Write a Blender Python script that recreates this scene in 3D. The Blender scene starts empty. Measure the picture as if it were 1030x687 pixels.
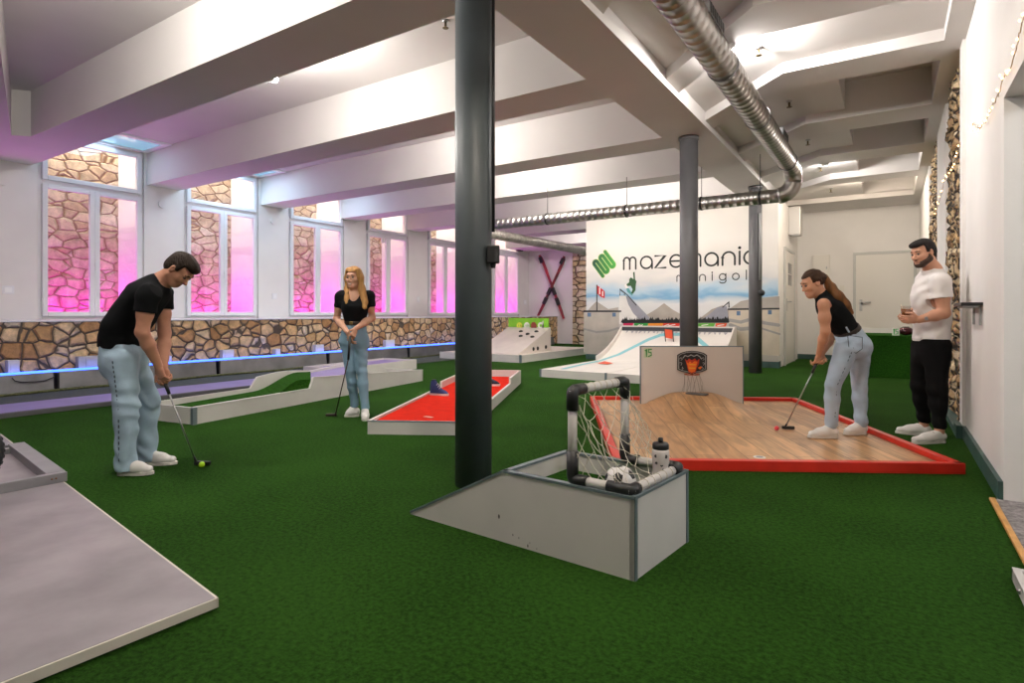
import bpy, bmesh, math, random
import numpy as np
from mathutils import Vector, Matrix
random.seed(7); rng = np.random.default_rng(7)
PI = math.pi
SC = bpy.context.scene
COL = SC.collection

# ------------------------------------------------------------------ camera
W, H, FPX, HZ, CAMH, TH = 1030, 687, 586.0, 315.0, 1.13, math.radians(33.0)
CAM = Vector((0, 0, CAMH))
FW = Vector((-math.sin(TH), math.cos(TH), 0)); RT = Vector((math.cos(TH), math.sin(TH), 0)); UP = Vector((0, 0, 1))

def ray(u, v):
    return FW + RT * ((u - 515) / FPX) + UP * ((HZ - v) / FPX)
def at(u, v, Z):
    return CAM + ray(u, v) * Z
def G(u, v, z=0.0):
    d = ray(u, v)
    return CAM + d * ((z - CAMH) / d.z)
def onY(u, v, y):
    d = ray(u, v)
    return CAM + d * (y / d.y)
def onX(u, v, x):
    d = ray(u, v)
    return CAM + d * (x / d.x)

cd = bpy.data.cameras.new('camera'); cam = bpy.data.objects.new('camera', cd); COL.objects.link(cam)
cam.location = CAM
cam.rotation_euler = (PI / 2, 0, TH)
cd.sensor_fit = 'HORIZONTAL'; cd.sensor_width = 36.0
cd.lens = 36.0 * FPX / W
cd.shift_y = (HZ - H / 2) / W
cd.clip_start = 0.05; cd.clip_end = 200
SC.camera = cam
SC.view_settings.view_transform = 'Standard'
try: SC.view_settings.look = 'None'
except Exception: pass
SC.view_settings.gamma = 1.0
SC.view_settings.use_curve_mapping = False
SC.view_settings.exposure = 0.0

# ------------------------------------------------------------------ materials
MATS = {}
def mat(name, col, rough=0.6, metal=0.0, emit=None, emit_s=0.0, var=0.0, vscale=6.0, bump=0.0, bscale=80.0, spec=0.5, sheen=0.0, coat=0.0, stretch=None, trans=0.0):
    if name in MATS: return MATS[name]
    m = bpy.data.materials.new(name); m.use_nodes = True
    nt = m.node_tree; N = nt.nodes; L = nt.links
    b = N['Principled BSDF']
    b.inputs['Base Color'].default_value = (*col, 1)
    b.inputs['Roughness'].default_value = rough
    b.inputs['Metallic'].default_value = metal
    b.inputs['Specular IOR Level'].default_value = spec
    if coat: b.inputs['Coat Weight'].default_value = coat
    if sheen: b.inputs['Sheen Weight'].default_value = sheen
    if trans: b.inputs['Transmission Weight'].default_value = trans
    if emit is not None:
        b.inputs['Emission Color'].default_value = (*emit, 1)
        b.inputs['Emission Strength'].default_value = emit_s
    tc = N.new('ShaderNodeTexCoord')
    src = tc.outputs['Object']
    if stretch:
        mp = N.new('ShaderNodeMapping'); mp.inputs['Scale'].default_value = stretch
        L.new(src, mp.inputs['Vector']); src = mp.outputs['Vector']
    if var > 0:
        nz = N.new('ShaderNodeTexNoise'); nz.inputs['Scale'].default_value = vscale; nz.inputs['Detail'].default_value = 6
        L.new(src, nz.inputs['Vector'])
        cr = N.new('ShaderNodeValToRGB')
        lo = tuple(max(0, c * (1 - var)) for c in col); hi = tuple(min(1, c * (1 + var)) for c in col)
        cr.color_ramp.elements[0].color = (*lo, 1); cr.color_ramp.elements[1].color = (*hi, 1)
        cr.color_ramp.elements[0].position = 0.3; cr.color_ramp.elements[1].position = 0.7
        L.new(nz.outputs['Fac'], cr.inputs['Fac']); L.new(cr.outputs['Color'], b.inputs['Base Color'])
    if bump > 0:
        nb = N.new('ShaderNodeTexNoise'); nb.inputs['Scale'].default_value = bscale; nb.inputs['Detail'].default_value = 4
        L.new(src, nb.inputs['Vector'])
        bp = N.new('ShaderNodeBump'); bp.inputs['Strength'].default_value = bump; bp.inputs['Distance'].default_value = 0.01
        L.new(nb.outputs['Fac'], bp.inputs['Height']); L.new(bp.outputs['Normal'], b.inputs['Normal'])
    MATS[name] = m
    return m

def stone_mat(name, scale, vec_scale, cols, mortar, width=0.06, bump=1.0, rnd=1.0):
    if name in MATS: return MATS[name]
    m = bpy.data.materials.new(name); m.use_nodes = True
    nt = m.node_tree; N = nt.nodes; L = nt.links; b = N['Principled BSDF']
    b.inputs['Roughness'].default_value = 0.85
    tc = N.new('ShaderNodeTexCoord')
    wn = N.new('ShaderNodeTexNoise'); wn.inputs['Scale'].default_value = 3.0; wn.inputs['Detail'].default_value = 3
    L.new(tc.outputs['Object'], wn.inputs['Vector'])
    ws = N.new('ShaderNodeVectorMath'); ws.operation = 'SCALE'; ws.inputs['Scale'].default_value = 0.10
    L.new(wn.outputs['Color'], ws.inputs[0])
    wa = N.new('ShaderNodeVectorMath'); wa.operation = 'ADD'
    L.new(tc.outputs['Object'], wa.inputs[0]); L.new(ws.outputs[0], wa.inputs[1])
    mp = N.new('ShaderNodeMapping'); mp.inputs['Scale'].default_value = vec_scale
    L.new(wa.outputs[0], mp.inputs['Vector'])
    ve = N.new('ShaderNodeTexVoronoi'); ve.feature = 'DISTANCE_TO_EDGE'; ve.inputs['Scale'].default_value = scale; ve.inputs['Randomness'].default_value = rnd
    vc = N.new('ShaderNodeTexVoronoi'); vc.feature = 'F1'; vc.inputs['Scale'].default_value = scale; vc.inputs['Randomness'].default_value = rnd
    L.new(mp.outputs[0], ve.inputs['Vector']); L.new(mp.outputs[0], vc.inputs['Vector'])
    sep = N.new('ShaderNodeSeparateColor'); L.new(vc.outputs['Color'], sep.inputs['Color'])
    cr = N.new('ShaderNodeValToRGB'); cr.color_ramp.interpolation = 'LINEAR'
    while len(cr.color_ramp.elements) < len(cols): cr.color_ramp.elements.new(0.5)
    for i, c in enumerate(cols):
        cr.color_ramp.elements[i].position = i / (len(cols) - 1); cr.color_ramp.elements[i].color = (*c, 1)
    L.new(sep.outputs[0], cr.inputs['Fac'])
    nz = N.new('ShaderNodeTexNoise'); nz.inputs['Scale'].default_value = 9.0; nz.inputs['Detail'].default_value = 8; nz.inputs['Roughness'].default_value = 0.7
    L.new(tc.outputs['Object'], nz.inputs['Vector'])
    mr = N.new('ShaderNodeMapRange'); mr.inputs['From Min'].default_value = 0.3; mr.inputs['From Max'].default_value = 0.7; mr.inputs['To Min'].default_value = 0.55; mr.inputs['To Max'].default_value = 1.25
    L.new(nz.outputs['Fac'], mr.inputs['Value'])
    mu = N.new('ShaderNodeMix'); mu.data_type = 'RGBA'; mu.blend_type = 'MULTIPLY'; mu.inputs['Factor'].default_value = 1.0
    L.new(cr.outputs['Color'], mu.inputs[6]); L.new(mr.outputs[0], mu.inputs[7])
    ed = N.new('ShaderNodeMapRange'); ed.interpolation_type = 'SMOOTHSTEP'; ed.inputs['From Min'].default_value = width * 0.5; ed.inputs['From Max'].default_value = width * 1.3
    L.new(ve.outputs['Distance'], ed.inputs['Value'])
    mx = N.new('ShaderNodeMix'); mx.data_type = 'RGBA'
    mx.inputs[6].default_value = (*mortar, 1)
    L.new(ed.outputs[0], mx.inputs[0]); L.new(mu.outputs[2], mx.inputs[7])
    L.new(mx.outputs[2], b.inputs['Base Color'])
    hr = N.new('ShaderNodeMapRange'); hr.interpolation_type = 'SMOOTHSTEP'; hr.inputs['From Min'].default_value = 0.0; hr.inputs['From Max'].default_value = width * 3.2
    L.new(ve.outputs['Distance'], hr.inputs['Value'])
    ad = N.new('ShaderNodeMath'); ad.operation = 'MULTIPLY_ADD'; ad.inputs[1].default_value = 0.35
    L.new(nz.outputs['Fac'], ad.inputs[0]); L.new(hr.outputs[0], ad.inputs[2])
    bp = N.new('ShaderNodeBump'); bp.inputs['Strength'].default_value = bump; bp.inputs['Distance'].default_value = 0.06
    L.new(ad.outputs[0], bp.inputs['Height']); L.new(bp.outputs['Normal'], b.inputs['Normal'])
    MATS[name] = m
    return m

def glass_mat(name='window_glass', tint=(0.96, 0.98, 0.97), gl=0.08):
    if name in MATS: return MATS[name]
    m = bpy.data.materials.new(name); m.use_nodes = True
    nt = m.node_tree; N = nt.nodes; L = nt.links
    for n in list(N):
        if n.type != 'OUTPUT_MATERIAL': N.remove(n)
    out = [n for n in N if n.type == 'OUTPUT_MATERIAL'][0]
    t = N.new('ShaderNodeBsdfTransparent'); t.inputs['Color'].default_value = (*tint, 1)
    g = N.new('ShaderNodeBsdfGlossy'); g.inputs['Roughness'].default_value = 0.02
    mx = N.new('ShaderNodeMixShader'); mx.inputs[0].default_value = gl
    L.new(t.outputs[0], mx.inputs[1]); L.new(g.outputs[0], mx.inputs[2]); L.new(mx.outputs[0], out.inputs[0])
    MATS[name] = m
    return m

def turf_mat(name='artificial_turf', lo=(0.004, 0.016, 0.002), hi=(0.031, 0.098, 0.012)):
    if name in MATS: return MATS[name]
    m = bpy.data.materials.new(name); m.use_nodes = True
    nt = m.node_tree; N = nt.nodes; L = nt.links; b = N['Principled BSDF']
    b.inputs['Roughness'].default_value = 0.95; b.inputs['Specular IOR Level'].default_value = 0.04
    tc = N.new('ShaderNodeTexCoord')
    n1 = N.new('ShaderNodeTexNoise'); n1.inputs['Scale'].default_value = 48; n1.inputs['Detail'].default_value = 5; n1.inputs['Roughness'].default_value = 0.75
    n2 = N.new('ShaderNodeTexNoise'); n2.inputs['Scale'].default_value = 1.2; n2.inputs['Detail'].default_value = 4
    L.new(tc.outputs['Object'], n1.inputs['Vector']); L.new(tc.outputs['Object'], n2.inputs['Vector'])
    ma = N.new('ShaderNodeMath'); ma.operation = 'MULTIPLY_ADD'; ma.inputs[1].default_value = 0.30
    L.new(n2.outputs['Fac'], ma.inputs[0]); L.new(n1.outputs['Fac'], ma.inputs[2])
    cr = N.new('ShaderNodeValToRGB')
    cr.color_ramp.elements[0].position = 0.42; cr.color_ramp.elements[0].color = (*lo, 1)
    cr.color_ramp.elements[1].position = 0.85; cr.color_ramp.elements[1].color = (*hi, 1)
    L.new(ma.outputs[0], cr.inputs['Fac']); L.new(cr.outputs['Color'], b.inputs['Base Color'])
    bp = N.new('ShaderNodeBump'); bp.inputs['Strength'].default_value = 0.9; bp.inputs['Distance'].default_value = 0.02
    L.new(n1.outputs['Fac'], bp.inputs['Height']); L.new(bp.outputs['Normal'], b.inputs['Normal'])
    MATS[name] = m
    return m

def wood_mat(name='oak_laminate', ang=0.0):
    if name in MATS: return MATS[name]
    m = bpy.data.materials.new(name); m.use_nodes = True
    nt = m.node_tree; N = nt.nodes; L = nt.links; b = N['Principled BSDF']
    b.inputs['Roughness'].default_value = 0.42
    tc = N.new('ShaderNodeTexCoord')
    mp = N.new('ShaderNodeMapping'); mp.inputs['Rotation'].default_value = (0, 0, ang)
    L.new(tc.outputs['Object'], mp.inputs['Vector'])
    bk = N.new('ShaderNodeTexBrick'); bk.inputs['Scale'].default_value = 1.0
    bk.inputs['Brick Width'].default_value = 1.3; bk.inputs['Row Height'].default_value = 0.19; bk.inputs['Mortar Size'].default_value = 0.003
    bk.inputs['Color1'].default_value = (0.60, 0.35, 0.165, 1); bk.inputs['Color2'].default_value = (0.40, 0.205, 0.085, 1); bk.inputs['Mortar'].default_value = (0.17, 0.08, 0.03, 1)
    L.new(mp.outputs[0], bk.inputs['Vector'])
    m2 = N.new('ShaderNodeMapping'); m2.inputs['Scale'].default_value = (0.7, 5, 1)
    L.new(mp.outputs[0], m2.inputs['Vector'])
    nz = N.new('ShaderNodeTexNoise'); nz.inputs['Scale'].default_value = 2.2; nz.inputs['Detail'].default_value = 6; nz.inputs['Distortion'].default_value = 1.2
    L.new(m2.outputs[0], nz.inputs['Vector'])
    mr = N.new('ShaderNodeMapRange'); mr.inputs['From Min'].default_value = 0.3; mr.inputs['From Max'].default_value = 0.7; mr.inputs['To Min'].default_value = 0.62; mr.inputs['To Max'].default_value = 1.25
    L.new(nz.outputs['Fac'], mr.inputs['Value'])
    mu = N.new('ShaderNodeMix'); mu.data_type = 'RGBA'; mu.blend_type = 'MULTIPLY'; mu.inputs['Factor'].default_value = 1
    L.new(bk.outputs['Color'], mu.inputs[6]); L.new(mr.outputs[0], mu.inputs[7]); L.new(mu.outputs[2], b.inputs['Base Color'])
    MATS[name] = m
    return m

# ------------------------------------------------------------------ objects
def tag(o, label, cat, group=None, kind=None):
    o['label'] = label; o['category'] = cat
    if group: o['group'] = group
    if kind: o['kind'] = kind
    return o
def empty(name, loc=(0, 0, 0), rotz=0.0):
    o = bpy.data.objects.new(name, None); COL.objects.link(o)
    o.location = loc; o.rotation_euler = (0, 0, rotz); o.empty_display_size = 0.1
    return o
def thing(name, label, cat, loc=(0, 0, 0), group=None, kind=None, rotz=0.0):
    return tag(empty(name, loc, rotz), label, cat, group, kind)

def link(name, me, m=None, parent=None, world=True):
    """links a mesh; coordinates given in world space are kept when parented (parents are unrotated empties or at known matrix)"""
    o = bpy.data.objects.new(name, me); COL.objects.link(o)
    if m is not None:
        for mm in (m if isinstance(m, (list, tuple)) else [m]): me.materials.append(mm)
    if parent is not None:
        o.parent = parent
        if world:
            pm = Matrix.Translation(parent.location) @ Matrix.Rotation(parent.rotation_euler.z, 4, 'Z')
            if parent.parent is not None:
                q = parent.parent
                pm = Matrix.Translation(q.location) @ Matrix.Rotation(q.rotation_euler.z, 4, 'Z') @ pm
            me.transform(pm.inverted())
    return o

class MB:
    def __init__(s): s.bm = bmesh.new(); s.mi = 0
    def _mark(s, n0):
        for f in list(s.bm.faces)[n0:]: f.material_index = s.mi
    def poly(s, pts, smooth=False):
        vs = [s.bm.verts.new(p) for p in pts]
        try:
            f = s.bm.faces.new(vs); f.material_index = s.mi; f.smooth = smooth
        except ValueError: pass
    def box(s, a, b, bev=0.0):
        x0, y0, z0 = a; x1, y1, z1 = b
        return s.hexa([(x0, y0, z0), (x1, y0, z0), (x1, y1, z0), (x0, y1, z0)], [(x0, y0, z1), (x1, y0, z1), (x1, y1, z1), (x0, y1, z1)], bev)
    def hexa(s, lo, hi, bev=0.0):
        return s.loft([lo, hi], bev)
    def loft(s, rings, bev=0.0):
        n0 = len(s.bm.faces)
        R = [[s.bm.verts.new(p) for p in r] for r in rings]
        fs = []
        n = len(R[0])
        for a, b in zip(R[:-1], R[1:]):
            for i in range(n):
                fs.append(s.bm.faces.new((a[i], a[(i + 1) % n], b[(i + 1) % n], b[i])))
        fs.append(s.bm.faces.new(R[0][::-1])); fs.append(s.bm.faces.new(R[-1]))
        for f in fs: f.material_index = s.mi
        if bev > 0:
            es = set(e for f in fs for e in f.edges)
            r = bmesh.ops.bevel(s.bm, geom=list(es), offset=bev, segments=2, affect='EDGES', profile=0.5)
            for f in r['faces']: f.material_index = s.mi
        return s
    def prism(s, pts, z0, z1, bev=0.0):
        return s.loft([[(p[0], p[1], z0) for p in pts], [(p[0], p[1], z1) for p in pts]], bev)
    def beam(s, p, q, w, h, up=(0, 0, 1), bev=0.0):
        """box of section w x h from p to q, centred"""
        p = Vector(p); q = Vector(q); d = (q - p).normalized(); u = Vector(up)
        r = d.cross(u)
        if r.length < 1e-5: r = Vector((1, 0, 0))
        r.normalize(); u = r.cross(d).normalized()
        c = [r * (sx * w / 2) + u * (sy * h / 2) for sx, sy in ((-1, -1), (1, -1), (1, 1), (-1, 1))]
        return s.loft([[p + k for k in c], [q + k for k in c]], bev)
    def tube(s, pts, r, n=10, caps=True, smooth=True, rads=None):
        pts = [Vector(p) for p in pts]
        rings = []; prev = None
        for i, p in enumerate(pts):
            if i == 0: d = pts[1] - p
            elif i == len(pts) - 1: d = p - pts[i - 1]
            else: d = (pts[i + 1] - p).normalized() + (p - pts[i - 1]).normalized()
            d.normalize()
            if prev is None:
                a = d.orthogonal().normalized()
            else:
                a = prev - d * prev.dot(d)
                if a.length < 1e-6: a = d.orthogonal()
                a.normalize()
            prev = a; b = d.cross(a)
            rr = rads[i] if rads is not None else r
            rings.append([s.bm.verts.new(p + (a * math.cos(t) + b * math.sin(t)) * rr) for t in [2 * PI * k / n for k in range(n)]])
        for A, B in zip(rings[:-1], rings[1:]):
            for i in range(n):
                f = s.bm.faces.new((A[i], A[(i + 1) % n], B[(i + 1) % n], B[i])); f.smooth = smooth; f.material_index = s.mi
        if caps:
            for r_ in (rings[0][::-1], rings[-1]):
                f = s.bm.faces.new(r_); f.material_index = s.mi
        return s
    def lathe(s, prof, c=(0, 0, 0), n=24, smooth=True):
        c = Vector(c); rings = []
        for r, z in prof:
            rings.append([s.bm.verts.new(c + Vector((r * math.cos(2 * PI * k / n), r * math.sin(2 * PI * k / n), z))) for k in range(n)])
        for A, B in zip(rings[:-1], rings[1:]):
            for i in range(n):
                f = s.bm.faces.new((A[i], A[(i + 1) % n], B[(i + 1) % n], B[i])); f.smooth = smooth; f.material_index = s.mi
        for r_ in (rings[0][::-1], rings[-1]):
            f = s.bm.faces.new(r_); f.material_index = s.mi
        return s
    def sphere(s, c, r, u=16, v=10, sc=(1, 1, 1), M=None):
        n0 = len(s.bm.faces)
        mm = Matrix.Translation(Vector(c)) @ (M if M is not None else Matrix()) @ Matrix.Diagonal((sc[0], sc[1], sc[2], 1))
        r_ = bmesh.ops.create_uvsphere(s.bm, u_segments=u, v_segments=v, radius=r, matrix=mm)
        for vv in r_['verts']:
            for f in vv.link_faces: f.smooth = True; f.material_index = s.mi
        return s
    def build(s, name, m, parent=None, world=True):
        bmesh.ops.recalc_face_normals(s.bm, faces=s.bm.faces[:])
        me = bpy.data.meshes.new(name); s.bm.to_mesh(me); s.bm.free()
        return link(name, me, m, parent, world)

def struct(name, mb, m):
    o = mb.build(name, m); o['kind'] = 'structure'; return o

def ribbon(mb, pts, w, to3, n=8, caps=True):
    """flat round-ended stroke of width w through 2-D pts, to3 maps 2-D to 3-D"""
    P = [Vector(p) for p in pts]
    L_, R_ = [], []
    for i, p in enumerate(P):
        a = P[max(i - 1, 0)]; b = P[min(i + 1, len(P) - 1)]
        d = (b - a).normalized(); nn = Vector((-d.y, d.x))
        if 0 < i < len(P) - 1:
            d0 = (p - a).normalized(); n0 = Vector((-d0.y, d0.x)); k = max(0.5, nn.dot(n0)); hw = w / 2 / k
        else: hw = w / 2
        L_.append(p + nn * hw); R_.append(p - nn * hw)
    for i in range(len(P) - 1):
        mb.poly([to3(L_[i]), to3(L_[i + 1]), to3(R_[i + 1]), to3(R_[i])])
    if caps:
        for i, sgn in ((0, -1), (len(P) - 1, 1)):
            q = P[i]; o = P[1] if i == 0 else P[-2]
            d = (q - o).normalized(); nn = Vector((-d.y, d.x))
            mb.poly([to3(q + nn * (w / 2 * math.cos(t)) + d * (w / 2 * math.sin(t))) for t in [PI * k / n for k in range(n + 1)]])

def arc(cx, cy, r, a0, a1, n=12, ry=None):
    ry = r if ry is None else ry
    return [(cx + r * math.cos(math.radians(a0 + (a1 - a0) * k / n)), cy + ry * math.sin(math.radians(a0 + (a1 - a0) * k / n))) for k in range(n + 1)]

def lamp(name, kind, loc, energy, color=(1, 1, 1), size=0.1, size_y=None, target=None, spot=None):
    ld = bpy.data.lights.new(name, kind); ld.energy = energy; ld.color = color
    if kind == 'AREA':
        ld.shape = 'RECTANGLE'; ld.size = size; ld.size_y = size_y or size
    elif kind in ('POINT', 'SPOT'): ld.shadow_soft_size = size
    if spot: ld.spot_size = spot; ld.spot_blend = 0.6
    o = bpy.data.objects.new(name, ld); COL.objects.link(o); o.location = loc
    if target is not None:
        o.rotation_euler = (Vector(target) - Vector(loc)).to_track_quat('-Z', 'Y').to_euler()
    return o
# ================================================================== setting
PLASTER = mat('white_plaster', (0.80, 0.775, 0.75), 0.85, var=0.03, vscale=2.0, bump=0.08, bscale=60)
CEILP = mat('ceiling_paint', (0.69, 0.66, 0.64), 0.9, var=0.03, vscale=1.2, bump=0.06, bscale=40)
WHITEP = mat('white_window_plastic', (0.80, 0.80, 0.82), 0.35)
TURF = turf_mat()
BASEG = mat('dark_green_skirting', (0.035, 0.085, 0.075), 0.5, var=0.35, vscale=4)
GREYMETAL = mat('galvanised_steel', (0.20, 0.20, 0.21), 0.42, 0.7, var=0.25, vscale=3, bump=0.05, bscale=20)
ALU = mat('grey_edge_trim', (0.20, 0.25, 0.28), 0.4, 0.4)
LAMW = mat('white_laminate_board', (0.66, 0.63, 0.60), 0.4, var=0.05, vscale=3)
BLACK = mat('black_plastic', (0.012, 0.012, 0.013), 0.45)
COLP = mat('dark_column_paint', (0.060, 0.074, 0.082), 0.5, var=0.15, vscale=3, bump=0.05, bscale=30)
COLG = mat('grey_column_paint', (0.095, 0.093, 0.098), 0.5, var=0.15, vscale=3, bump=0.05, bscale=30)
STONE = stone_mat('rubble_stone', 4.7, (1, 1, 1.15), [(0.44, 0.23, 0.095), (0.76, 0.50, 0.25), (0.83, 0.63, 0.40), (0.67, 0.39, 0.17), (0.86, 0.72, 0.55)], (0.10, 0.075, 0.055), 0.05, 0.8, 0.8)
STONE2 = stone_mat('light_well_stone', 3.1, (1, 1, 1.75), [(0.46, 0.32, 0.20), (0.62, 0.50, 0.37), (0.50, 0.37, 0.25), (0.68, 0.58, 0.46)], (0.24, 0.13, 0.06), 0.034, 0.8, 0.9)

XL, XS, ZB, ZC, ZR = -11.7, -10.45, 3.53, 4.15, 3.71
ZBR = 3.60         # underside of the right-hand beams
YB = 16.0          # back wall behind the doors
YM = 13.0          # mural wall
YF = 19.2          # far wall with the skis
YN = -4.5          # wall behind the camera

mb = MB(); mb.box((-12.6, YN, -0.12), (4.0, YF + 0.3, 0)); struct('floor', mb, TURF)
# left wall with its window openings, stone wainscot with deep ledge
bays = [(-3.6, -1.95), (-1.2, 0.4), (1.35, 3.0), (3.77, 5.39), (6.12, 7.74), (8.50, 10.14), (10.88, 12.50), (13.34, 15.0), (16.75, 18.5)]
ZS = 1.0
mb = MB()
edges = [YN] + [y for b in bays for y in b] + [YF + 0.2]
for i in range(0, len(edges), 2):
    mb.box((XL - 0.25, edges[i], ZS), (XL, edges[i + 1], ZC))
struct('wall_left', mb, PLASTER)
mb = MB(); mb.box((XL - 0.25, YN, 0), (XS, YF, ZS)); struct('wall_left_wainscot', mb, STONE)
mb = MB(); mb.box((XL, YN, ZS), (XS + 0.03, YF, ZS + 0.025), 0.006); struct('windowsill_ledge', mb, WHITEP)
# light wells outside the windows
mb = MB(); mb.box((XL - 1.25, YN, 0.6), (XL - 1.1, YF + 0.2, 5.6)); struct('wall_outside_stone', mb, STONE2)
for i in range(0, len(edges), 2):
    mb = MB(); mb.box((XL - 1.1, edges[i] + 0.03, 0.6), (XL - 0.25, edges[i + 1] - 0.03, 5.4)); struct('wall_outside_pier', mb, PLASTER)
mb = MB(); mb.box((XL - 1.1, YN, 0.6), (XL - 0.25, YF, 0.72)); struct('ground_outside_well', mb, mat('grey_gravel', (0.3, 0.28, 0.27), 0.9))

GLASS = glass_mat()
def window(n, y0, y1, handle=True):
    z0, z1, zt = ZS + 0.025, 4.13, 3.30
    x = XL - 0.09
    w = empty('window_%d' % n, (x, (y0 + y1) / 2, z0)); w['kind'] = 'structure'
    d = 0.04
    f = MB(); t = 0.075
    f.box((x - d, y0, z0), (x + d, y0 + t, z1), 0.006); f.box((x - d, y1 - t, z0), (x + d, y1, z1), 0.006)
    ia, ib = y0 + t + .0005, y1 - t - .0005
    f.box((x - d, ia, z0), (x + d, ib, z0 + t), 0.006); f.box((x - d, ia, z1 - t), (x + d, ib, z1), 0.006)
    f.box((x - d, ia, zt - 0.04), (x + d, ib, zt + 0.05), 0.006)
    f.build('window_frame', WHITEP, w)
    ym = (y0 + y1) / 2
    for a, b, za, zb, nm in ((y0 + t - 0.02, ym - .001, z0 + t - 0.02, zt - 0.03, 'sash'), (ym + .001, y1 - t + 0.02, z0 + t - 0.02, zt - 0.03, 'sash'), (y0 + t - 0.02, y1 - t + 0.02, zt + 0.04, z1 - t + 0.02, 'transom_sash')):
        s = MB(); q = 0.075; xx = x + d + 0.052
        s.box((xx - 0.05, a, za), (xx + 0.025, a + q, zb), 0.008); s.box((xx - 0.05, b - q, za), (xx + 0.025, b, zb), 0.008)
        s.box((xx - 0.05, a + q + .0005, za), (xx + 0.025, b - q - .0005, za + q), 0.008); s.box((xx - 0.05, a + q + .0005, zb - q), (xx + 0.025, b - q - .0005, zb), 0.008)
        so = s.build(nm, WHITEP, w)
        p = MB(); p.box((xx - 0.02, a + q, za + q), (xx - 0.008, b - q, zb - q)); p.build('pane', GLASS, so)
    h = MB(); h.box((x + d + 0.076, ym - 0.012, 1.95), (x + d + 0.10, ym + 0.012, 2.02), 0.004); h.box((x + d + 0.10, ym - 0.01, 1.86), (x + d + 0.115, ym + 0.01, 2.0), 0.004)
    h.build('window_handle', WHITEP, w)
    hg = MB()
    for zz in (z0 + 0.3, zt - 0.25):
        for yy in (y0 + 0.06, y1 - 0.06): hg.tube([(x + d + 0.07, yy, zz - 0.05), (x + d + 0.07, yy, zz + 0.05)], 0.012, 8)
    hg.build('hinge', WHITEP, w)
for i, (a, b) in enumerate(bays): window(i + 1, a, b)

# ceiling over the left half: slab, beams, girder
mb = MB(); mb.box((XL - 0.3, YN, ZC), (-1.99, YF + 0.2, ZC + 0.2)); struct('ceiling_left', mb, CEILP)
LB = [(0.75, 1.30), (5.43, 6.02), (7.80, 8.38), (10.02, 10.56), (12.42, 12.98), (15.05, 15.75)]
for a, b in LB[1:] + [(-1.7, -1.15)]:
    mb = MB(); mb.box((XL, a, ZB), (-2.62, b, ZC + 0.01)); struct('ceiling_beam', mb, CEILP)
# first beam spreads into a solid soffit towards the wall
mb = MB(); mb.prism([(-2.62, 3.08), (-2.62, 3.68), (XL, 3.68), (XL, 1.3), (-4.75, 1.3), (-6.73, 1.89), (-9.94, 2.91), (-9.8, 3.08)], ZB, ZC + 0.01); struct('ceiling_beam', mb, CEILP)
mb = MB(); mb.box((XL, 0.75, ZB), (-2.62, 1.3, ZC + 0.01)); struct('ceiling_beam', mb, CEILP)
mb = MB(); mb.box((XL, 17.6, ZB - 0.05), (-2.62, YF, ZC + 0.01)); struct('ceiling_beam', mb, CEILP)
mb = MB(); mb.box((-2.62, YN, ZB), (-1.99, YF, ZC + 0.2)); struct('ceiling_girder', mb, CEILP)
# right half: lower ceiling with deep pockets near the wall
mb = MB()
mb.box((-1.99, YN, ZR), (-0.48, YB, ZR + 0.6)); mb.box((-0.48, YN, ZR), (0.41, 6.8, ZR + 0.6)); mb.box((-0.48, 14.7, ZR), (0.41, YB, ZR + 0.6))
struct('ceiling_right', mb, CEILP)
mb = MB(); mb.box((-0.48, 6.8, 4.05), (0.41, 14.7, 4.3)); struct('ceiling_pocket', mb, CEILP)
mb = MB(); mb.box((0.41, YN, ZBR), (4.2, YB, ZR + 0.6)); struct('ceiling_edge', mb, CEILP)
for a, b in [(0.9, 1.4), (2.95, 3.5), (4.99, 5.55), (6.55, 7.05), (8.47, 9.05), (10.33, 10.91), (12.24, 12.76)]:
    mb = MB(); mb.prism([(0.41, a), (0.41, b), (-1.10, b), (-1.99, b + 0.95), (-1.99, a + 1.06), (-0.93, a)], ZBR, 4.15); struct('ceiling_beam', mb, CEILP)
mb = MB(); mb.box((-1.99, 14.7, ZBR), (0.41, YB, ZR + 0.01)); struct('ceiling_beam', mb, CEILP)

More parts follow.
